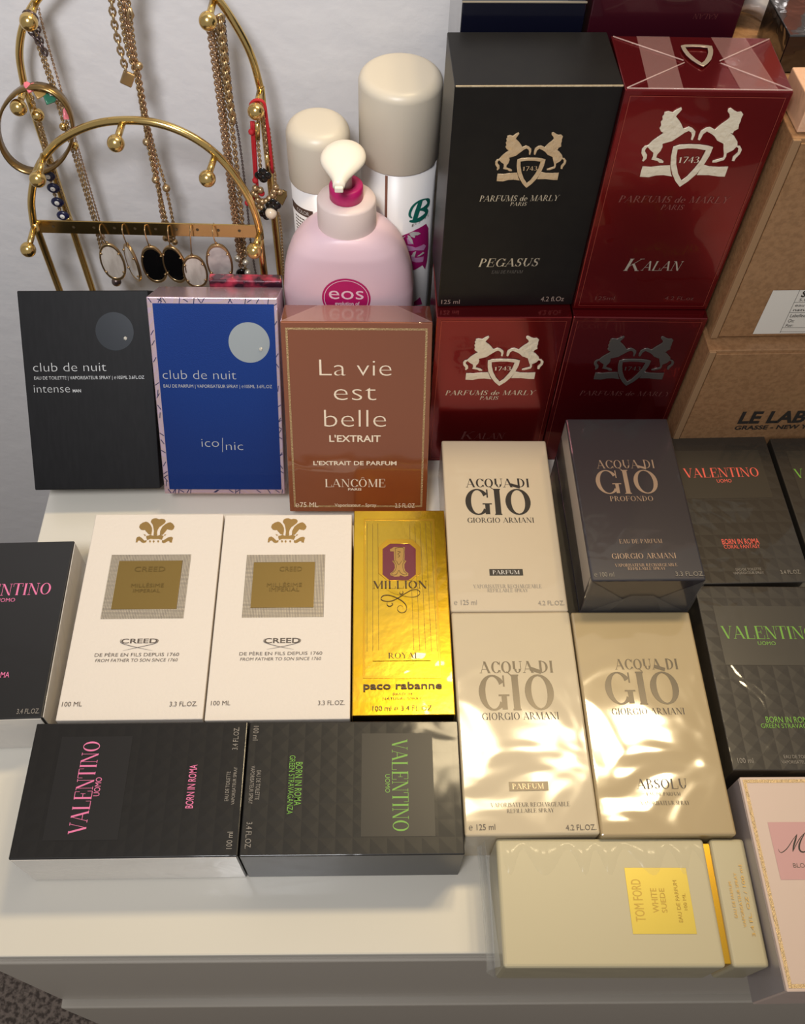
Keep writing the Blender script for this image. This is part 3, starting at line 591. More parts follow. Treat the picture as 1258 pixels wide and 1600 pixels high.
cu = crest_box('upper red carton with the horse crest, right of the black one', (.1927, .3420, PH+.0004, .53, 0), m_red, m_crfoil, [('PARFUMS de MARLY', (965.6, 317), (1140, 316), 306.6, KINK, .2), ('PARIS', (1031.7, 328), (1067.8, 327), 320, KINK, .2),
    ('KALAN', (973.7, 423), (1064, 422), 404, SILV, .2)], (1070, 228), REDINK, GR)
for t, a, b, top in (('125ml', (929.5, 468.2), (959.4, 468.2), 462.5), ('4.2 FL.oz', (1037.8, 468.2), (1083, 468.2), 462.5)): cu.text(t, a, b, top, KINK)
cp = crest_box('black carton with the horse crest, stacked on a red carton', (.0932, .3440, PH+.0004, 2.2, 0), m_black, mat('embossed_cream_foil', (214, 186, 148), .4, .45, bump=.9, bscale=260), [('PARFUMS de MARLY', (748.9, 315.6), (873.9, 312.3), 306.6, SILV, .2), ('PARIS', (796.9, 321.8), (823, 320.8), 316, SILV, .2),
    ('PEGASUS', (747.5, 416.8), (841.6, 415.4), 404, SILV, .2), ('EAU DE PARFUM', (767.9, 427.3), (816.8, 426.3), 422.5, SILVD, .2)], (821, 248), None, 'cartons with the horse crest', .72)
for t, a, b, top in (('125 ml', (689.5, 474.3), (718, 474.3), 468), ('4.2 fl.Oz', (844.4, 470.5), (880.5, 469.6), 463.4)): cp.text(t, a, b, top, SILV)
box_obj('worn_edge', (-PW/2+.0005, PW/2-.0005, -.0003, .0003, PH-.0006, PH+.0002), mat('worn_card_edge', (178, 160, 130), .6, bump=1, bscale=600), cp.root, 0)
kl = crest_box('lower red carton with the horse crest, under the black one', (.0922, .3324, 0, 1.0, 0), m_red, m_crfoil, [('PARFUMS de MARLY', (695.6, 618.2), (836.8, 615.6), 611, SILV, .2), ('PARIS', (749.4, 624.4), (778.8, 624), 619, SILV, .2),
    ('KALAN', (718.9, 686), (788.3, 685.2), 674, KINK, .2)], (777, 562), REDINK, GR)
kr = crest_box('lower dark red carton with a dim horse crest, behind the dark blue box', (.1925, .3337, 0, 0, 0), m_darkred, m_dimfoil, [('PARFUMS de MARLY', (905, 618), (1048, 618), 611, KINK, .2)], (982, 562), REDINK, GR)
# folded cellophane over the top of the upper red carton, and its foil shield
tp = PH+.0004; x0, x1 = -PW/2, PW/2; m_pf = film('rosy_cellophane_fold', (226, 188, 186), .08)
tri_part('wrap_fold', cu.root, [(-.036, .0005, tp), (-.0155, .0005, tp), (-.0135, PL-.001, tp), (-.034, PL-.001, tp)], m_pf)
tri_part('wrap_fold', cu.root, [(.0185, .0005, tp), (.041, .0005, tp), (.034, PL-.001, tp), (.0125, PL-.001, tp)], m_pf)
m_ridge = film('cellophane_ridge', (240, 214, 208), .3)
for xa, ya, xb, yb in ((x0+.001, .001, -.010, PL*.48), (x0+.001, PL-.002, -.010, PL*.52), (x1-.001, .001, .012, PL*.48), (x1-.001, PL-.002, .012, PL*.52), (x0+.001, .0006, x1-.001, .0006)):
    bm = bmesh.new(); tube(bm, [Vector((xa, ya, tp+.0002)), Vector((xb, yb, tp+.0004))], .0004, 6); from_bm('wrap_ridge', bm, m_ridge, cu.root, True)
sh = [[(p.x-.0, p.y) for p in l] for l in MASTER['shield']]
cx = sum(p[0] for p in sh[0])/len(sh[0]); cy = max(p[1] for p in sh[0])
me = fill([[((p[0]-cx)*.78, (p[1]-cy)*.78) for p in l] for l in sh], .0003)
for v in me.vertices: v.co = Vector((v.co.x, v.co.y+PL*.80, tp+.0010+v.co.z))
link('top_shield', me, mat('top_shield_foil', (190, 176, 160), .3, .6), cu.root)

# tall dark boxes standing behind the horse-crest cartons
bk = Carton('tall dark navy box behind the black horse-crest carton', (.0885, .412, 0, 2, 0), (.077, .07, .357), mat('wrapped_navy_box', (14, 15, 30), .25, coat=.9, coat_rough=.06, wrinkle=.3, wscale=14), 'front', 'tall boxes at the back')
box_obj('worn_edge', (-.0385, .0385, -.0003, .0003, .3564, .3572), mat('light_card_edge', (150, 138, 118), .6), bk.root, 0)
bk = Carton('tall dark maroon box behind the red horse-crest carton', (.1772, .414, 0, 1, 0), (.094, .07, .40), mat('wrapped_maroon_box', (54, 10, 22), .3, coat=.9, coat_rough=.06, wrinkle=.3, wscale=14), 'front', 'tall boxes at the back')
bk.text('KALAN', (1123, 21), (1084, 22), (1123, 29), KINK, 'light', .2)

# ------------------------------------------------------------------ leaning cartons
m_clubk = vary(mat('brushed_black_card', (15, 15, 18), .5, spec=.2, coat=.06, coat_rough=.12, wrinkle=.2), (21, 21, 24), 60, 3, .35, .7, (6, 1, 1))
CS = mat('stone', (236, 232, 220), .05, .6)
def stone(c, px, py, r=.0016):
    u = c.uv(px, py); bm = bmesh.new(); bmesh.ops.create_icosphere(bm, subdivisions=1, radius=r)
    for v in bm.verts: v.co = c.to3(u.x, u.y, .0006)+Vector((v.co.x, v.co.y*.6, v.co.z))
    from_bm('rhinestone', bm, CS, c.root)
GL = 'cartons leaning back in a row'
c = Carton('black carton with silver lettering and a dark disc, leaning back at the far left', (-.2274, .2782, .0283, 1.46, 43.56), (.1007, .0405, .1574), m_clubk, 'front', GL)
c.disc('disc', (179.2, 517.8), (209, 517.8), mat('dark_disc', (22, 27, 34), .35, .3))
SIL2 = mat('silver_print', (184, 186, 188), .4, .3)
c.text('club de nuit', (52.3, 580.6), (166.4, 580), 566.5, SIL2, bold=-.017); c.text('EAU DE TOILETTE | VAPORISATEUR SPRAY | \u212e105ML 3.6FL.OZ', (53.7, 593), (225.6, 592), 588, SIL2)
c.text('intense', (53.7, 613.9), (109.7, 612.8), 601, SIL2, bold=-.017); c.text('MAN', (114, 612.8), (126.9, 612.8), 608.4, SIL2, bold=.02); stone(c, 196.3, 528.7)
def holo(m):     # rainbow foil
    nt = m.node_tree; b = nt.nodes['Principled BSDF']; tc = nt.nodes.new('ShaderNodeTexCoord'); n = nt.nodes.new('ShaderNodeTexNoise'); n.inputs['Scale'].default_value = 14; n.inputs['Detail'].default_value = 1
    hs = nt.nodes.new('ShaderNodeCombineColor'); hs.mode = 'HSV'; mp = nt.nodes.new('ShaderNodeMath'); mp.operation = 'MULTIPLY'; mp.inputs[1].default_value = 6
    nt.links.new(tc.outputs['Object'], n.inputs['Vector']); nt.links.new(n.outputs['Fac'], mp.inputs[0]); nt.links.new(mp.outputs[0], hs.inputs[0]); hs.inputs[1].default_value = .24; hs.inputs[2].default_value = .72
    nt.links.new(hs.outputs[0], b.inputs['Base Color']); return m
m_holo = holo(mat('holographic_foil', (200, 200, 200), .25, .7))
m_blue = vary(mat('metallic_blue', (10, 44, 116), .36, .55, coat=.3, bump=.12, bscale=1500), (16, 66, 150), 5, 1, .35, .7)
c = Carton('metallic blue carton with a silver disc and rainbow foil border, leaning back', (-.1247, .2771, .0246, .31, 32.43), (.0982, .0454, .1596), m_holo, 'front', GL)
c.quad('blue_panel', [(263.4, 764.6), (438.6, 764.6), (429.5, 474.6), (239.8, 474.6)], m_blue)
navy = mat('navy_lines', (18, 26, 70), .4); zs = []
for i in range(64):
    side = i % 4; f = random.random()
    u, v = {0: (-.0491+.0022, f*.158), 1: (.0491-.0022, f*.158), 2: ((f-.5)*.094, .0025), 3: ((f-.5)*.094, .1572)}[side]
    a = random.choice((.5, -.5, .9, -.9, 1.4)); L = .0024
    zs.append([(u-L*math.cos(a)*.8, v-L*math.sin(a)), (u+L*math.cos(a)*.8, v+L*math.sin(a))])
lay = c.layer()
me = bpy.data.meshes.new('foil_pattern'); vs = []; fs = []
for a, b in zs:
    a, b = Vector(a), Vector(b); n = Vector((-(b-a).y, (b-a).x)).normalized()*.0003
    cl = lambda p: Vector((max(-.0488, min(.0488, p.x)), max(.0004, min(.1592, p.y))))
    k = len(vs); vs += [c.to3(*cl(p), .00014) for p in (a-n, a+n, b+n, b-n)]; fs.append((k, k+1, k+2, k+3))
me.from_pydata(vs, [], fs); fix(me, 'front'); link('foil_pattern', me, navy, c.root)
c.disc('disc', (389.4, 535.3), (421.5, 535.3), mat('silver_disc', (172, 180, 184), .3, .55))
c.text('club de nuit', (254.8, 592.3), (369.3, 592.3), 578, SIL2, bold=-.017); c.text('EAU DE PARFUM | VAPORISATEUR SPRAY | \u212e105ML 3.6FL.OZ', (256, 605.8), (425.2, 605.8), 600.8, SIL2)
c.text('ico', (315.5, 698), (342.6, 698), 684.5, SIL2, bold=-.017); c.stroke('lettering', [[(347.7, 684), (347.9, 706)]], .0004, SIL2); c.text('nic', (353.6, 703), (380.3, 703), 689.5, SIL2, bold=-.017); c.lay += 3; stone(c, 407.7, 545.5)

m_copper = mat('copper_card', (142, 77, 43), .34, .4, coat=.96, coat_rough=.05, wrinkle=.28, wscale=16)
c = Carton('copper brown carton with large cream lettering, right of the blue one', (-.0154, .2656, .0169, .42, 25.25), (.1122, .0391, .1617), m_copper, 'front', GL)
c.frame('glitter_border', (-.0525, .0525, .0045, .1572), .0016, mat('champagne_glitter', (178, 148, 106), .4, .5, bump=1, bscale=900))
CRM = mat('cream_print', (232, 214, 190), .5)
for t, a, b, top, bo in (('La vie', (499.4, 587), (611.6, 587), 561, -.017), ('est', (521.9, 625.3), (588, 625.3), 598, -.017), ('belle', (507, 666.9), (603.2, 666.9), 639.4, -.017), ("L'EXTRAIT", (514.7, 690), (594.8, 690), 680, .02),
        ("L'EXTRAIT DE PARFUM", (489.8, 726.4), (619.6, 726.4), 720.3, .02), ('PARIS', (544, 766), (565, 766), 762.3, .02), ('\u212e75 ML', (462, 792), (497.5, 792), 784.4, 0), ('Vaporisateur - Spray', (523, 791), (588, 791), 786, 0), ('2.5 FL.OZ', (617.3, 792.8), (647.9, 792.8), 786, 0)):
    c.text(t, a, b, top, CRM, bold=bo)
c.text('LANC\u00d4ME', (508.5, 760.4), (602, 760.4), 748, CRM, 'serif')
tri_part('wrap_fold', c.root, [(-.056, .0005, .1620), (.056, .0005, .1620), (.03, .038, .1620), (-.03, .038, .1620)], film('copper_wrap_fold', (232, 190, 180), .25))

# floral card behind the blue carton
m_flor = vary(mat('floral_print', (60, 26, 40), .2, coat=.9), (190, 60, 84), 70, 2, .44, .58)
b = box_obj('floral_box', (-.029, .029, -.004, .004, 0, .1395), m_flor, None, .001); b.location = (-.106, .4075, 0)
tag(b, 'slim box with pink and dark floral print, standing behind the blue carton', 'box')

# ------------------------------------------------------------------ kraft cardboard boxes at the right
m_kraft = mat('kraft_card', (152, 112, 74), .7, coat=.35, coat_rough=.15, wrinkle=.3, bump=.3, bscale=500)
m_kraft = vary(m_kraft, (136, 98, 62), 300, 4, .4, .65)
m_kraft2 = mat('kraft_edge', (150, 116, 82), .7)
def kraft(label, pose, dims):
    c = Carton(label, pose, dims, m_kraft, 'front', 'kraft cardboard boxes at the right', 'cardboard_box', 'cardboard box')
    w, l, h = dims
    box_obj('front_flap', (-w/2+.006, w/2-.006, -.0012, .002, .002, h-.003), m_kraft, c.root, .0004)
    box_obj('rim', (-w/2+.0002, -w/2+.0052, -.0016, .001, .0005, h-.0005), m_kraft2, c.root, .0004)
    return c
kw = .17
lo = kraft('lower kraft cardboard box with black stencilled lettering, right of the dark red carton', (.2445+kw/2, .320, 0, 2, 0), (kw, .085, .1555))
STEN = mat('stencil_ink', (40, 34, 30), .6)
lo.lay = 34
lo.text('LE LABO', (1152.3, 657.6), (1281, 658.5), 640.3, STEN, bold=.035); lo.text('GRASSE - NEW YORK', (1147, 667.5), (1290, 668.3), 661.6, STEN, bold=.03)
up = kraft('upper kraft cardboard box with a white paper label, right of the red carton', (.2470+kw/2, .333, .1560, 2, 0), (kw, .07, .166))
up.lay = 34
up.quad('paper_label', [(1175.5, 518), (1330, 519), (1365, 451), (1208.8, 450)], mat('paper_label', (218, 212, 202), .7), thick=0)
up.stroke('label_rule', [[(1249, 451), (1218, 517.5)], [(1218, 516), (1300, 516)], [(1222, 509.5), (1300, 509.5)], [(1233, 486), (1300, 486)], [(1240, 470), (1300, 470)]], .0003, STEN)
for t, a, b, top, bo in (('S', (1250, 461.5), (1257, 461.5), 452.5, .04), ('5.0', (1247, 468), (1259, 468), 464, 0), ('eau', (1241, 476.5), (1255, 476.5), 472.5, 0), ('natu', (1238, 483.5), (1258, 483.5), 479.5, 0),
        ('Labelled:', (1233, 493), (1258, 493), 488, 0), ('On:', (1229.5, 501), (1239, 501), 496, 0), ('For:', (1226, 508), (1237, 508), 503.5, 0)): up.text(t, a, b, top, STEN, bold=bo)
pc = Carton('peach box in shiny wrap on top of the upper kraft box', (.250+.065, .338, .3225, 3, 0), (.13, .035, .021), mat('peach_card', (224, 176, 140), .35, coat=1, coat_rough=.04, wrinkle=.8, wscale=40), 'front', 'wrapped perfume cartons')
bx = Carton('black box in glossy wrap at the top right corner, behind the peach box', (.308, .402, .3225, 3, 0), (.11, .045, .024), mat('glossy_black_wrap', (16, 16, 18), .2, coat=1, coat_rough=.04, wrinkle=1, wscale=40), 'front', 'wrapped perfume cartons')
Carton('small kraft box supporting the black wrapped box behind the kraft stack', (.322, .4125, 0, 1, 0), (.18, .07, .322), m_kraft, 'front', 'kraft cardboard boxes at the right', 'cardboard_box', 'cardboard box')
# crumpled clear pouch at the top right
bm = bmesh.new(); bmesh.ops.create_grid(bm, x_segments=22, y_segments=14, size=.5)
for v in bm.verts:
    x, y = v.co.x, v.co.y
    v.co = Vector((x*.115, .0045*math.sin(x*17+y*9)+.0045*math.sin(y*29-x*11), y*.085+.004*math.sin(x*13)))
pm = film('pearly_pouch_plastic', (232, 222, 214), .8); pm.node_tree.nodes['Principled BSDF'].inputs['Metallic'].default_value = .1
p = from_bm('plastic_pouch', bm, pm, None, True); p.location = (.286, .462, .366); p.rotation_euler = (R(-6), 0, R(2))
md = p.modifiers.new('s', 'SOLIDIFY'); md.thickness = .002
lb = box_obj('label', (-.020, -.006, -.0105, -.0095, -.02, .042), mat('peach_label', (206, 128, 104), .5), p, 0)
tag(p, 'crumpled pearly plastic pouch at the top right, behind the red carton', 'pouch')

# ------------------------------------------------------------------ spray cans and lotion bottle
m_cap = mat('cream_plastic', (206, 196, 178), .38); m_can = mat('white_can', (226, 222, 220), .35)
def wrap_text(t, root, r, ang0, ang1, z, hgt, material, name='lettering', tilt=0, bold=0, font='sans', shear=0):
    vs, fs, w, cap = glyphs(t, font, shear, bold, 1); me = bpy.data.meshes.new(name); out = []
    for x, y, q in vs:
        a = ang0+(ang1-ang0)*x/w; out.append((math.sin(a)*(r+.0003+q*.02), -math.cos(a)*(r+.0003+q*.02), z+tilt*x/w+y/cap*hgt))
    me.from_pydata(out, [], fs); me.update(); return link(name, me, material, root)
def cyl_patch(name, root, r, a0, a1, z0, z1, material, n=16, off=.0002):
    bm = bmesh.new(); row = []
    for i in range(n+1):
        a = a0+(a1-a0)*i/n; row.append((bm.verts.new((math.sin(a)*(r+off), -math.cos(a)*(r+off), z0)), bm.verts.new((math.sin(a)*(r+off), -math.cos(a)*(r+off), z1))))
    for a, b in zip(row, row[1:]): bm.faces.new((a[0], b[0], b[1], a[1]))
    return from_bm(name, bm, material, root)
def can(label, x, y, r, zc, zt, dome):
    t = thing('spray_can', label, 'spray can', Matrix.Translation((x, y, 0)), 'spray cans against the wall')
    bm = bmesh.new(); lathe(bm, [(r*.9, 0), (r*.96, .002), (r*.96, zc+.001)], 48); from_bm('can_body', bm, m_can, t, True)
    bm = bmesh.new(); pr = [(r*.985, zc), (r, zc+.0008)]+[(r-dome*(1-math.cos(k/8*PI/2)), zt-dome+dome*math.sin(k/8*PI/2)) for k in range(9)]+[(r*.5, zt+.0002), (r*.05, zt+.0002)]
    lathe(bm, pr, 48); o = from_bm('cap', bm, m_cap, t, True)
    return t
t = can('shorter spray can with a cream cap and brown label, behind the pump bottle', -.045, .447, .0235, .206, .252, .010)
BRN = mat('brown_label', (84, 62, 50), .5); r = .0235*.96
cyl_patch('label_band', t, r, R(-75), R(-14), .183, .190, BRN); wrap_text('COLOR', t, r+.0002, R(-52), R(-22), .1848, .0034, WHITEP, tilt=0)
rnd = random.Random(5); bm = bmesh.new()
for i in range(6):              # small print too fine to read
    a = -60
    while a < (-17 if i not in (3, 5) else -28):
        w = rnd.uniform(3, 8); z = .1788-.0030*i
        q = [bm.verts.new((math.sin(R(g))*(r+.0003), -math.cos(R(g))*(r+.0003), z+h)) for g, h in ((a, 0), (a+w*.8, 0), (a+w*.8, .0012), (a, .0012))]
        bm.faces.new(q); a += w
from_bm('small_print', bm, BRN, t); cyl_patch('label_band', t, r, R(-75), R(-14), .120, .156, BRN)
cyl_patch('seam', t, r, R(0), R(2.5), .02, .204, BRN)

t = can('tall white spray can with a cream cap and magenta flower print', .0148, .4535, .030, .223, .286, .007)
r = .030*.96; cyl_patch('seam', t, r, R(-21), R(-17), .01, .222, mat('copper_line', (150, 110, 92), .35, .4))
TEAL = mat('teal_print', (18, 110, 96), .5); MAG = mat('magenta_print', (176, 24, 110), .5)
def cyl_hit(px, py, off):       # pixel -> point on the can's side
    o = CAM_O-Vector((.0148, .4535, 0)); d = ray(px, py); rr = r+off
    a = d.x*d.x+d.y*d.y; b = o.x*d.x+o.y*d.y; q = max(0, b*b-a*(o.x*o.x+o.y*o.y-rr*rr)); return o+d*((-b-math.sqrt(q))/a)
def cyl_stroke(name, paths, material, off):
    bm = bmesh.new()
    for n, (pts, w0, w1) in enumerate(paths):
        P = [cyl_hit(q.x, q.y, off+n*1e-5) for q in smooth_path([(*p, 0) for p in pts], 8)]; row = []
        for i, p in enumerate(P):
            tv = (P[min(i+1, len(P)-1)]-P[max(i-1, 0)]).normalized(); nrm = Vector((p.x, p.y, 0)).normalized(); sd = tv.cross(nrm); w = (w0+(w1-w0)*math.sin(PI*i/(len(P)-1)))/2
            row.append((bm.verts.new(p+sd*w), bm.verts.new(p-sd*w)))
        for a, b in zip(row, row[1:]): bm.faces.new((a[0], b[0], b[1], a[1]))
    return from_bm(name, bm, material, t)
def cyl_poly(name, polys, material, off):
    bm = bmesh.new()
    for n, lp in enumerate(polys):
        for tri in geometry.tessellate_polygon([[Vector((x, y, 0)) for x, y in lp]]): bm.faces.new([bm.verts.new(cyl_hit(*lp[k], off+n*1e-5)) for k in tri])
    bmesh.ops.subdivide_edges(bm, edges=bm.edges[:], cuts=7, use_grid_fill=True)
    for v in bm.verts:
        q = Vector((v.co.x, v.co.y)).normalized()*(r+off); v.co.x, v.co.y = q
    return from_bm(name, bm, material, t)
zb = lambda pts: Z(pts, 610, 290, 8.41)
cyl_stroke('brand_letter', [(zb([(400,200),(360,320),(318,458)]), .0040, .0046), (zb([(470,175),(380,205),(300,270),(260,350),(258,400),(285,425)]), .0010, .0024), (zb([(470,175),(500,200),(490,255),(440,300),(385,318)]), .0012, .0044), (zb([(385,318),(450,315),(478,350),(440,405),(370,450),(300,468),(250,466)]), .0014, .0044)], TEAL, .0003)
for ch, x, y in zip('INSTAN', (281, 318, 372, 408, 450, 486), (548, 528, 500, 475, 450, 425)):
    p = cyl_hit(610+x/8.41, 290+y/8.41, .0003); a = math.atan2(p.x, -p.y); wrap_text(ch, t, r, a, a+.05, p.z, .0026, GREYP, tilt=.0006)
cyl_poly('flower_print', [zb([(470,500),(400,545),(330,580),(200,640),(85,682),(160,770),(215,860),(280,1000),(300,1115),(360,1085),(420,1045),(455,1100),(480,1000),(500,800),(500,560)]), zb([(310,1530),(390,1465),(420,1560),(310,1570)])], MAG, .0003)
cyl_poly('flower_print', [zb(p) for p in ([(190,775),(290,800),(330,815),(440,770),(470,790),(440,850),(330,850),(230,860)], [(270,910),(330,950),(440,930),(430,1000),(340,1010),(280,990)], [(215,690),(240,680),(290,770),(230,770)])], mat('orchid_print', (214, 150, 196), .5), .0006)
cyl_poly('flower_print', [zb(p) for p in ([(240,635),(300,605),(370,612),(402,632),(360,652),(290,655)], [(225,650),(255,660),(290,715),(305,775),(270,750),(235,700)], [(200,660),(175,690),(140,750),(115,735),(150,685)], [(255,640),(330,660),(320,690),(270,670)], [(275,930),(300,880),(340,860),(320,940)], [(350,930),(430,870),(450,885),(380,930)])], WHITEP, .0009)

EX, EY = -.0235, .400
t = thing('lotion_bottle', 'pale pink lotion bottle with a white pump and round magenta badge', 'lotion bottle', Matrix.Translation((EX, EY, 0)))
prof = [(.046, 0), (.0505, .006), (.0515, .03), (.0515, .128), (.0505, .148), (.048, .165), (.0425, .181), (.0355, .191), (.028, .197), (.0205, .200)]
def body_at(z):
    for (a, z0), (b, z1) in zip(prof, prof[1:]):
        if z <= z1: return a+(b-a)*(z-z0)/(z1-z0)
    return .0205
dep = lambda hw: min(hw, .0245+.0000*hw) if hw > .0245 else hw
pts = smooth_path([(a, z, 0) for a, z in prof], 5)
m_pink = mat('pale_pink_plastic', (232, 200, 208), .38, coat=.15)
bm = bmesh.new(); rings = []
for p in pts:
    hw = p.x; dp = .0205+(.026-.0205)*min(1, max(0, (hw-.0205)/.02)); ring = []
    for k in range(56):
        a = 2*PI*k/56; ca, sa = math.cos(a), math.sin(a); e = 2/2.6
        ring.append(bm.verts.new((hw*math.copysign(abs(ca)**e, ca), dp*math.copysign(abs(sa)**e, sa), p.y)))
    rings.append(ring)
for a, b in zip(rings, rings[1:]):
    for k in range(56): bm.faces.new((a[k], a[(k+1) % 56], b[(k+1) % 56], b[k]))
bm.faces.new(rings[-1]); bm.faces.new(rings[0][::-1]); from_bm('bottle', bm, m_pink, t, True)
m_blush = mat('blush_plastic', (226, 206, 200), .4); m_mag = mat('magenta_plastic', (186, 26, 100), .4); m_wp = mat('white_pump_plastic', (236, 226, 210), .35)
bm = bmesh.new(); lathe(bm, [(.0212, .194), (.0218, .196), (.0215, .2205), (.0205, .2222), (.0120, .2226)], 44, 1, .92); from_bm('collar', bm, m_blush, t, True)
bm = bmesh.new(); lathe(bm, [(.0112, .2225), (.0122, .2232), (.0122, .2325), (.0112, .2337), (.0068, .2337), (.0066, .228)], 36); from_bm('lock_ring', bm, m_mag, t, True)
bm = bmesh.new(); lathe(bm, [(.0044, .226), (.0044, .250), (.0030, .252)], 20); from_bm('stem', bm, m_wp, t, True)
bm = bmesh.new(); rings = []
for i in range(21):         # egg-shaped head, nozzle towards the room
    s = (1-math.cos(PI*.5*i/20)) if i < 20 else 1; y = .0175-.044*s
    wdt = .0160*math.sqrt(max(0, 1-(1-min(1, s/.40))**2)) if s < .40 else .0040+.0120*(.5+.5*math.cos(PI*(s-.40)/.60))
    th = .0078*math.sqrt(max(0.0, 1-(1-min(1, s/.35))**2)) if s < .35 else .0078-.0042*(s-.35)/.65
    zc = .2545-.004*s*s; wdt = max(wdt, .0006); th = max(th, .0004)
    rings.append([bm.verts.new((wdt*math.cos(a)-.004*s, y, zc+th*math.sin(a)*(1 if math.sin(a) > 0 else .7))) for a in [2*PI*k/24 for k in range(24)]])
for a, b in zip(rings, rings[1:]):
    for k in range(24): bm.faces.new((a[k], a[(k+1) % 24], b[(k+1) % 24], b[k]))
bm.faces.new(rings[0]); bm.faces.new(rings[-1][::-1]); bmesh.ops.recalc_face_normals(bm, faces=bm.faces[:])
ph = from_bm('pump_head', bm, m_wp, t, True)
box_obj('nozzle', (-.0068, -.0008, -.0285, -.0235, .2470, .2512), m_wp, t, .0008)
def on_bottle(u, z, off):
    hw = body_at(z); dp = .0205+(.026-.0205)*min(1, max(0, (hw-.0205)/.02)); e = 2/2.6
    c = min(.98, abs(u)/hw)**(1/e); return Vector((u, -dp*math.sin(math.acos(c))**e-off, z))
def badge_poly(name, loops, off, material):
    me = fill(loops)
    for v in me.vertices: v.co = on_bottle(v.co.x, v.co.y, off)
    fix(me, 'front'); return link(name, me, material, t)
bc = (-.0012, .1490)
circ = lambda q, n=56: [(bc[0]+q*math.cos(2*PI*k/n), bc[1]+q*1.1*math.sin(2*PI*k/n)) for k in range(n)]
bm = bmesh.new(); cv = [[bm.verts.new(on_bottle(bc[0]+.0187*j/8*math.cos(2*PI*k/56), bc[1]+.0205*j/8*math.sin(2*PI*k/56), .0003)) for k in range(56)] for j in range(1, 9)]
cc = bm.verts.new(on_bottle(*bc, .0003))
for k in range(56): bm.faces.new((cc, cv[0][k], cv[0][(k+1) % 56]))
for a, b in zip(cv, cv[1:]):
    for k in range(56): bm.faces.new((a[k], b[k], b[(k+1) % 56], a[(k+1) % 56]))
bmesh.ops.recalc_face_normals(bm, faces=bm.faces[:]); bd = from_bm('badge', bm, m_mag, t); fix(bd.data, 'front')
PKP = mat('pink_white_print', (240, 206, 216), .5)
badge_poly('badge_rule', [circ(.0172, 80), circ(.0167, 80)], .0006, PKP)
def bottle_text(s, x0, x1, z, hgt, bold=0):
    vs, fs, w, cap = glyphs(s, 'sans', 0, bold, 1); me = bpy.data.meshes.new('lettering')
    me.from_pydata([on_bottle(x0+(x1-x0)*x/w, z+y/cap*hgt, .0007) for x, y, q in vs], [], fs); fix(me, 'front'); link('lettering', me, PKP, t)
bottle_text('eos', -.0145, .0122, .1492, .0128); bottle_text('evolution of', -.0100, .0090, .1430, .0036, .02); bottle_text('smooth', -.0085, .0075, .1370, .0034, .02)

# ------------------------------------------------------------------ gold jewelry stand
m_brass = mat('polished_brass', (222, 190, 122), .2, 1)
m_chain = mat('gold_chain', (184, 158, 120), .32, .9); m_chain2 = mat('rose_gold_chain', (190, 158, 126), .32, .9); m_dkch = mat('grey_metal_chain', (110, 96, 94), .35, .9)
class Plane:
    def __init__(s, a, b):
        s.a, s.b = Vector(a), Vector(b); d = s.b-s.a; d.z = 0; d.normalize(); s.n = Vector((d.y, -d.x, 0))
    def p(s, px, py, fwd=0):
        n = s.n if s.n.y < 0 else -s.n
        return on_plane(px, py, s.a+n*fwd, s.n)
F = Plane(at_y(52, 350, .440), at_y(405, 378, .420)); K = Plane(at_y(38, 130, .474), at_y(405, 150, .456))
st = thing('jewelry_stand', 'gold wire jewelry stand with two arches and ball hooks, against the wall', 'jewelry stand', Matrix.Translation((-.18, .445, 0)))
SO = Vector((-.18, .445, 0))
def spart(name, pts, rad, parent=st, n=12, sub=6, material=m_brass, off=SO):
    bm = bmesh.new(); tube(bm, [p-off for p in smooth_path(pts, sub)], rad, n); return from_bm(name, bm, material, parent, True)
fa = [F.p(*q) for q in ((53, 352), (49, 312), (58, 266), (82, 230), (113, 208), (152, 193), (195, 188), (238, 191), (278, 203), (315, 223), (347, 250), (373, 283), (393, 318), (404, 352), (407, 372))]
spart('front_arch', fa, .0029)
ka = [K.p(*q) for q in ((38, 134), (31, 95), (31, 68), (36, 42), (46, 18), (62, -6), (90, -40), (135, -72), (190, -86), (245, -78), (300, -45), (340, -2), (370, 42), (393, 88), (407, 138))]
spart('rear_arch', ka, .0027)
def down(p, z=0): return Vector((p.x, p.y, z))
for pl, q in ((F, (54, 348)), (F, (406, 372)), (K, (38, 130)), (K, (407, 136))):
    p = pl.p(*q); spart('leg', [p, (p+down(p))/2, down(p, .004)], .0029)
a, b = F.p(57, 353.5), F.p(404, 361.5)
dx = (b-a).normalized(); up_ = (Vector((0, 0, 1))-dx*dx.z).normalized()
bm = bmesh.new(); add_box(bm, 0, (b-a).length, -.0006, .0006, -.0060, .0060, .0003)
bar = from_bm('earring_bar', bm, m_brass, st); bar.matrix_local = Matrix.Translation(a-SO) @ Matrix((dx, up_.cross(dx), up_)).transposed().to_4x4()
bm = bmesh.new(); holes = []
for i in range(10):
    bb = bmesh.new(); bmesh.ops.create_circle(bb, cap_ends=True, segments=14, radius=.0012)
    me = bpy.data.meshes.new('t'); bb.to_mesh(me); bb.free(); me.transform(Matrix.Translation(((b-a).length*(.08+.093*i), -.0008, .0006)) @ Matrix.Rotation(PI/2, 4, 'X')); bm.from_mesh(me)
hh = from_bm('hole_shade_discs', bm, mat('hole_shade', (70, 56, 34), .6), bar)  # flat dark discs paint the shade of holes on the bar
def hook(pl, start, end, rb=.0060):
    p0 = pl.p(*start); p1 = pl.p(*end, fwd=.020)
    h = spart('hook', [p0, p1], .0024, n=10)
    bm = bmesh.new(); ball(bm, p1-SO, rb, 20, 14); from_bm('hook_ball', bm, m_brass, h, True)
    return p1
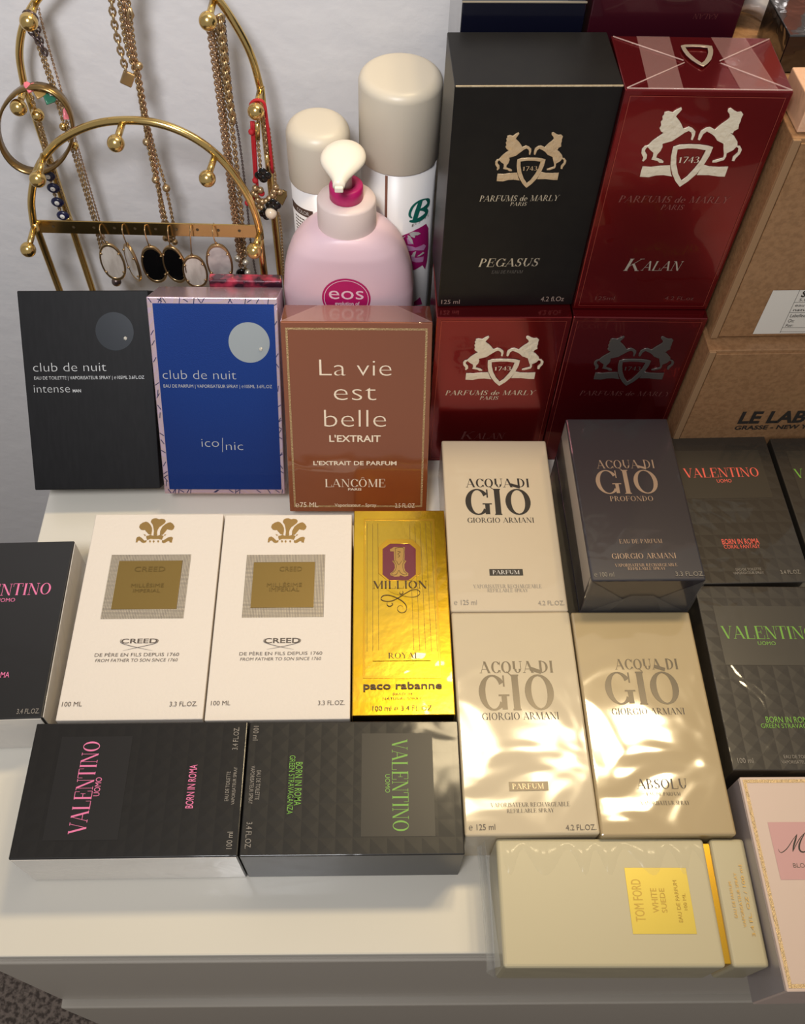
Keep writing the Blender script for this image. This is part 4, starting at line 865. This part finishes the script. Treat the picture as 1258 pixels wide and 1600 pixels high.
for s_, e_ in (((192, 190), (181, 224)), ((336, 242), (324, 279)), ((68, 242), (59, 280)), ((54, 352), (44, 390)), ((407, 362), (397, 392))): hook(F, s_, e_)
for s_, e_ in (((56, 4), (45, 34)), ((334, 0), (325, 33)), ((38, 136), (29, 168)), ((407, 140), (400, 174)), ((190, -86), (180, -52))): hook(K, s_, e_)
spart('rear_stub', [K.p(50, 168), K.p(59, 180, fwd=.012)], .002); 
bm = bmesh.new(); ball(bm, K.p(59, 180, fwd=.012)-SO, .0048, 16, 12); from_bm('hook_ball', bm, m_brass, st, True)
box_obj('base_plate', (-.10, .10, -.022, .034, 0, .004), m_brass, st, .001)

# ------------------------------------------------------------------ chains and charms
def links(bm, pts, pitch, wid, wire):
    """oval links laid alternately flat and on edge along a path"""
    P = smooth_path(pts, 12); L = [0]
    for a, b in zip(P, P[1:]): L.append(L[-1]+(b-a).length)
    n = max(2, int(L[-1]/pitch)); j = 0
    for i in range(n):
        s = (i+.5)*L[-1]/n
        while j < len(L)-2 and L[j+1] < s: j += 1
        f = (s-L[j])/max(1e-9, L[j+1]-L[j]); c = P[j].lerp(P[j+1], f); t = (P[j+1]-P[j]).normalized()
        u = t.cross(Vector((0, 1, 0))).normalized(); w = t.cross(u)
        if i % 2: u, w = (u*.35+w).normalized(), (w*.35-u).normalized()
        ring = []
        for a in range(8):
            A = 2*PI*a/8; ctr = c+t*(pitch*.78*math.cos(A))+u*(wid*.5*math.sin(A)); rad = (t*math.cos(A)+u*math.sin(A))
            ring.append([bm.verts.new(ctr+rad*wire*math.cos(2*PI*k/5)+w*wire*math.sin(2*PI*k/5)) for k in range(5)])
        for a in range(8):
            for k in range(5): bm.faces.new((ring[a][k], ring[(a+1) % 8][k], ring[(a+1) % 8][(k+1) % 5], ring[a][(k+1) % 5]))
def jewel(name, label, cat, at, group=None): return thing(name, label, cat, Matrix.Translation(at), group), Vector(at)
def necklace(label, strands, pl, fwd, pitch, wid, wire, material, group='necklaces on the jewelry stand'):
    t, o = jewel('necklace', label, 'necklace', pl.p(*strands[0][0], fwd=fwd), group)
    bm = bmesh.new()
    for i, s in enumerate(strands): links(bm, [pl.p(*q, fwd=fwd+.001*i)-o for q in s], pitch, wid, wire)
    from_bm('chain', bm, material, t, True); return t, o
def beads(name, t, o, pl, pts, rad, material, fwd=.01):
    for q in pts:
        bm = bmesh.new(); ball(bm, pl.p(*q, fwd=fwd)-o, rad, 12, 8); from_bm(name, bm, material, t, True)
# left hook
necklace('fine plain gold chain on the top left hook, rightmost strand there', [[(60, 12), (72, 60), (110, 190), (157, 350), (163, 372)]], K, .004, .0016, .0014, .0003, m_chain2)
t, o = necklace('gold chain necklace on the top left hook with a gold bead half way down', [[(50, 44), (62, 80), (105, 210), (147, 348), (166, 420), (185, 440)], [(54, 40), (68, 84), (110, 208), (151, 346), (172, 420), (187, 440)]], K, .008, .0022, .0020, .0005, m_chain)
beads('bead', t, o, K, [(117, 228), (99, 198)], .0030, m_brass, .011); beads('bead', t, o, K, [(182, 440)], .0042, m_dkch, .011)
necklace('short dark grey chain looped round the top left hook ball', [[(38, 22), (50, 20), (58, 38), (60, 52), (66, 70), (72, 84)], [(46, 46), (52, 56), (60, 66), (68, 80), (72, 86)]], K, .016, .0034, .0034, .0007, m_dkch)
# centre
t, o = necklace('heavy gold link chain with a small square pendant at the top centre', [[(172, -30), (176, 20), (184, 62), (195, 104), (198, 114)]], K, .012, .0042, .0040, .0008, m_chain)
pp = K.p(199.5, 123, fwd=.013)-o
bm = bmesh.new(); add_box(bm, -.0042, .0042, -.0012, .0012, -.0052, .0052, .0008); q = from_bm('pendant', bm, m_chain, t); q.location = pp; q.rotation_euler = (0, R(28), 0)
necklace('plain fine gold chain at the top centre, without beads, clasp or pendant', [[(182, -30), (197, 70), (215, 130), (236, 248), (256, 330), (262, 352), (266, 368)]], K, .010, .0024, .0024, .0006, m_chain)
t, o = necklace('thicker gold chain at the top centre with small beads along its length', [[(190, -30), (206, 70), (216, 112), (230, 190), (247, 284), (252, 330), (262, 374)], [(187, -30), (201, 60), (213, 118), (227, 196), (243, 268), (257, 340)]], K, .008, .0026, .0026, .0006, m_chain2)
beads('bead', t, o, K, [(243, 281), (229, 222), (217, 103)], .0030, m_chain, .010)
t, o = necklace('gold chain at the top centre with a diamond shaped clasp and a single bead', [[(198, -30), (207, 50), (222, 150), (243, 240), (258, 288), (270, 345), (273, 372)]], K, .006, .0022, .0020, .0005, m_chain)
beads('bead', t, o, K, [(260, 294)], .0032, m_chain, .009)
bm = bmesh.new(); tube(bm, [K.p(*q, fwd=.010)-o for q in ((203, 12), (208, 24), (204, 34), (199, 24), (203, 12))], .0011, 8); from_bm('clasp', bm, m_chain, t, True)
beads('charm', t, o, K, [(262, 362), (266, 374), (273, 378), (259, 372), (270, 366)], .0028, m_chain, .009)
# right hook
t, o = necklace('gold chain on the top right hook with a black drop charm at its low end', [[(326, 46), (338, 130), (352, 240), (366, 350), (374, 405), (378, 428)], [(330, 40), (344, 140), (357, 250), (371, 360), (378, 415)]], K, .010, .0026, .0026, .0006, m_chain2)
m_onyx = mat('black_onyx', (12, 11, 12), .15)
bm = bmesh.new(); ball(bm, K.p(378, 429, fwd=.012)-o, .0052, 14, 10, (1, .5, 1.2)); from_bm('charm', bm, m_onyx, t, True); beads('bead', t, o, K, [(371, 404), (384, 410), (387, 426)], .0028, SILV, .012)
necklace('gold chain on the top right hook, second strand from the left', [[(333, 42), (347, 140), (361, 260), (375, 370), (384, 424)], [(340, 34), (352, 120), (364, 210), (374, 300), (383, 400)]], K, .008, .0030, .0030, .0007, m_chain)
necklace('braided gold chain on the top right hook, at the inner right side of the bunch', [[(345, 24), (352, 90), (360, 160), (366, 190)], [(342, 26), (349, 90), (358, 160), (365, 192)]], K, .012, .0034, .0036, .0009, m_chain)
necklace('thinnest gold chain on the top right hook, hanging farthest right', [[(350, 24), (362, 150), (374, 220), (384, 300), (392, 380), (400, 430)]], K, .005, .0016, .0014, .0003, m_dkch)

# bangle with enamel hearts
pb = K.p(56, 200, fwd=.016); t, o = jewel('bangle', 'gold bangle with pink and green enamel hearts, hanging on the left hook', 'bracelet', pb)
ring = [K.p(56+58.5*math.cos(a), 201-67*math.sin(a), fwd=.016)-o for a in [2*PI*k/48 for k in range(49)]]
bm = bmesh.new(); nrm = Vector((0, 1, 0)); rows = []
for i, p in enumerate(ring[:-1]):
    e = p.normalized(); rows.append([bm.verts.new(p+e*x+nrm*y) for x, y in ((-.0010, -.0040), (.0008, -.0040), (.0013, 0), (.0008, .0040), (-.0010, .0040))])
for i in range(48):
    a, b2 = rows[i], rows[(i+1) % 48]
    for k in range(5): bm.faces.new((a[k], a[(k+1) % 5], b2[(k+1) % 5], b2[k]))
bmesh.ops.recalc_face_normals(bm, faces=bm.faces[:]); from_bm('band', bm, mat('antique_gold', (150, 122, 78), .28, .9), t, True)
HEART = [(0, -1), (.9, .05), (.95, .55), (.55, .85), (.12, .7), (0, .45), (-.12, .7), (-.55, .85), (-.95, .55), (-.9, .05)]
for q, col, nm in (((47, 138), (232, 120, 130), 'pink'), ((61, 147), (176, 142, 84), 'gold'), ((76, 156), (58, 120, 96), 'green'), ((104, 180), (232, 130, 140), 'pale pink')):
    me = fill([[(x*.0046, y*.0046) for x, y in HEART]], .0010); e = link('enamel_heart', me, mat('enamel_'+nm.replace(' ', '_'), col, .2), t); e['label'] = nm+' heart'
    e.location = K.p(*q, fwd=.017)-o; v_ = e.location.normalized(); e.location = v_*(e.location.length*1.02); e.rotation_euler = (R(22), math.atan2(v_.x, v_.z), 0)
# evil-eye bracelet
t, o = jewel('bracelet', 'gold bracelet of dark blue eye beads, hanging behind the bangle', 'bracelet', K.p(59, 182, fwd=.010))
bm = bmesh.new(); links(bm, [K.p(*q, fwd=.010)-o for q in ((50, 150), (58, 185), (66, 215), (74, 262), (84, 300), (98, 338), (108, 346))], .0022, .0022, .0005)
links(bm, [K.p(*q, fwd=.008)-o for q in ((62, 185), (78, 240), (96, 300), (110, 344))], .0016, .0014, .0003); from_bm('chain', bm, m_chain, t, True)
m_evil = mat('navy_enamel', (24, 26, 62), .25); m_wh = mat('white_enamel', (226, 224, 220), .3)
for q in ((76, 275), (83.5, 294), (90, 316), (98.5, 337)):
    p = K.p(*q, fwd=.013)-o
    bm = bmesh.new(); ball(bm, p, .0045, 14, 10, (1.15, .5, 1)); e = from_bm('eye_bead', bm, m_evil, t, True)
    # the white pupil ring sits on the front of the bead
    for rr, mm, dy in ((.0021, m_wh, -.0017), (.0009, m_evil, -.0023)):
        bm = bmesh.new(); ball(bm, p+Vector((0, dy, .0004)), rr, 10, 8, (1, .5, 1)); from_bm('pupil', bm, mm, e, True)
bm = bmesh.new(); ball(bm, K.p(107, 342, fwd=.012)-o, .0026, 10, 8); from_bm('clasp', bm, m_brass, t, True)

# right hand hook: cords, bars and charms
m_redc = mat('red_cord', (176, 24, 34), .7)
t, o = jewel('bracelet', 'red cord bracelet looped over the right hook', 'bracelet', K.p(400, 170, fwd=.012), 'bracelets on the right hook')
bm = bmesh.new()
for s in (((393, 190), (396, 240), (399, 285)), ((396, 190), (399, 240), (402, 290), (404, 300)), ((390, 180), (392, 162), (402, 156), (413, 162), (417, 190), (423, 240), (425, 266)), ((414, 166), (420, 210), (426, 270))): tube(bm, [K.p(*q, fwd=.014)-o for q in smooth_path([(*u, 0) for u in s], 4) for q in [(q.x, q.y)]], .0011, 8)
from_bm('cord', bm, m_redc, t, True); beads('knot', t, o, K, [(393, 206), (399, 282), (396, 309), (387, 317), (409, 302)], .0024, m_redc, .015)
t, o = jewel('bracelet', 'gold bar and chain bracelet with a black clover on the right hook', 'bracelet', K.p(403, 172, fwd=.016), 'bracelets on the right hook')
bm = bmesh.new(); links(bm, [K.p(*q, fwd=.016)-o for q in ((404, 186), (403, 218), (406, 250), (407, 268))], .0020, .0020, .0005); links(bm, [K.p(*q, fwd=.012)-o for q in ((413, 180), (416, 220), (420, 268))], .0026, .003, .0008); from_bm('chain', bm, m_chain, t, True)
bm = bmesh.new(); tube(bm, [K.p(*q, fwd=.017)-o for q in ((402.5, 192), (402.5, 217))], .0019, 10); tube(bm, [K.p(*q, fwd=.017)-o for q in ((417, 242), (419, 266))], .0015, 10); from_bm('bar', bm, m_brass, t, True)
def clover(t, o, c, r):
    bm = bmesh.new()
    for dx_, dz_ in ((r, 0), (-r, 0), (0, r), (0, -r)): ball(bm, K.p(*c, fwd=.019)-o+Vector((dx_*.75, 0, dz_*.75)), r*.8, 12, 8, (1, .35, 1))
    from_bm('clover_charm', bm, m_onyx, t, True)
clover(t, o, (411, 274), .0042)
t, o = jewel('bracelet', 'gold bead bracelet with a pearl and heart charm, below the right hook', 'bracelet', K.p(420, 300, fwd=.014), 'bracelets on the right hook')
beads('bead', t, o, K, [(399, 294), (407, 297), (400, 304), (403, 312), (410, 315), (416, 314), (421, 310), (426, 305), (429, 299), (431, 292), (405, 322), (409, 324), (396, 302), (437, 300)], .0026, m_chain, .017)
bm = bmesh.new(); links(bm, [K.p(*q, fwd=.012)-o for q in ((420, 200), (426, 250), (431, 290), (432, 330), (436, 336), (440, 370), (443, 430))], .0016, .0016, .0004); links(bm, [K.p(*q, fwd=.018)-o for q in ((396, 300), (410, 326), (423, 332), (430, 318), (430, 270))], .0016, .0016, .0004); from_bm('chain', bm, m_chain, t, True)
bm = bmesh.new(); ball(bm, K.p(423.5, 333, fwd=.020)-o, .0046, 16, 12); from_bm('pearl', bm, mat('pearl', (226, 208, 184), .25, coat=.5), t, True)
clover(t, o, (427, 321), .0040); clover(t, o, (416, 334), .0038)
me = fill([[(x*.0055, y*.0062) for x, y in HEART]], .0012); e = link('heart_charm', me, mat('bronze', (128, 104, 64), .3, .8), t); e.location = K.p(439, 308, fwd=.016)-o; e.rotation_euler = (R(70), R(-10), 0)

# ------------------------------------------------------------------ six oval drop earrings on the bar
m_opal = vary(mat('white_stone', (214, 204, 192), .3, coat=.5), (190, 178, 166), 160, 3, .4, .6, (1, 1, .25)); m_grst = vary(mat('grey_stone', (186, 178, 172), .3, coat=.5), (160, 152, 148), 90, 2)
m_rim = mat('pale_gold_rim', (176, 148, 108), .28, .9)
def earring(label, top, cen, rx, rz, tilt, stone_m, turn, faceted=False):
    c = F.p(*cen, fwd=.0035); t, o = jewel('earring', label, 'earring', c, 'drop earrings on the bar')
    hexy = 7 if faceted else 40
    def outl(k):
        out = []
        for i in range(28):
            a = 2*PI*i/28; e = .85 if faceted else .9
            ca, sa = math.cos(a), math.sin(a); out.append((rx*k*math.copysign(abs(ca)**e, ca)*(1-.10*max(0, sa)), rz*k*math.copysign(abs(sa)**e, sa)))
        return out
    Rm = Matrix.Rotation(R(turn), 4, 'Z') @ Matrix.Rotation(R(tilt), 4, 'Y') @ Matrix.Rotation(PI/2, 4, 'X')
    for n, lo, th, mm, zz in (('rim', [outl(1.0), outl(.86)], .0013, m_rim, 0), ('stone', [outl(.90)], .0009, stone_m, 0)):
        me = fill(lo, th); me.transform(Rm); link(n, me, mm, t)
    for sx, sz in ((-.72, .5), (.72, .5), (-.72, -.5), (.72, -.5)):
        bm = bmesh.new(); ball(bm, (Rm @ Vector((sx*rx, sz*rz, 0.0016))), .0012, 8, 6, (1, .7, .7)); from_bm('prong', bm, m_rim, t, True)
    p0 = F.p(*top, fwd=.0015)-o; pt = Rm @ Vector((0, rz, 0))
    bm = bmesh.new(); tube(bm, smooth_path([p0+Vector((0, .006, .0012)), p0+Vector((0, .001, .0026)), p0+Vector((0, -.003, 0)), (p0+pt)/2+Vector((0, -.003, 0)), pt+Vector((0, -.001, .0005)), pt], 6), .0005, 8); ball(bm, pt+Vector((0, -.0004, .0008)), .0013, 10, 8)
    from_bm('ear_wire', bm, m_rim, t, True)
earring('elongated white oval drop earring, leftmost on the bar', (157, 357), (176, 409), .0098, .0188, 0, m_opal, 0)
earring('elongated white oval drop earring turned edgewards, second from the left on the bar', (192, 357), (207, 410), .0098, .0182, 0, m_opal, -48)
earring('black oval drop earring, left one of the black pair', (227, 358), (241, 413), .0100, .0188, 0, m_onyx, 4)
earring('black oval drop earring, right one of the black pair', (263, 359), (273, 413), .0100, .0186, 0, m_onyx, -14)
earring('white faceted drop earring on a long wire, left of the grey one', (298, 359), (305, 424), .0098, .0165, 0, m_opal, 6, True)
earring('grey faceted drop earring, rightmost on the bar', (333, 359), (343, 410), .0104, .0185, 0, m_grst, 2, True)
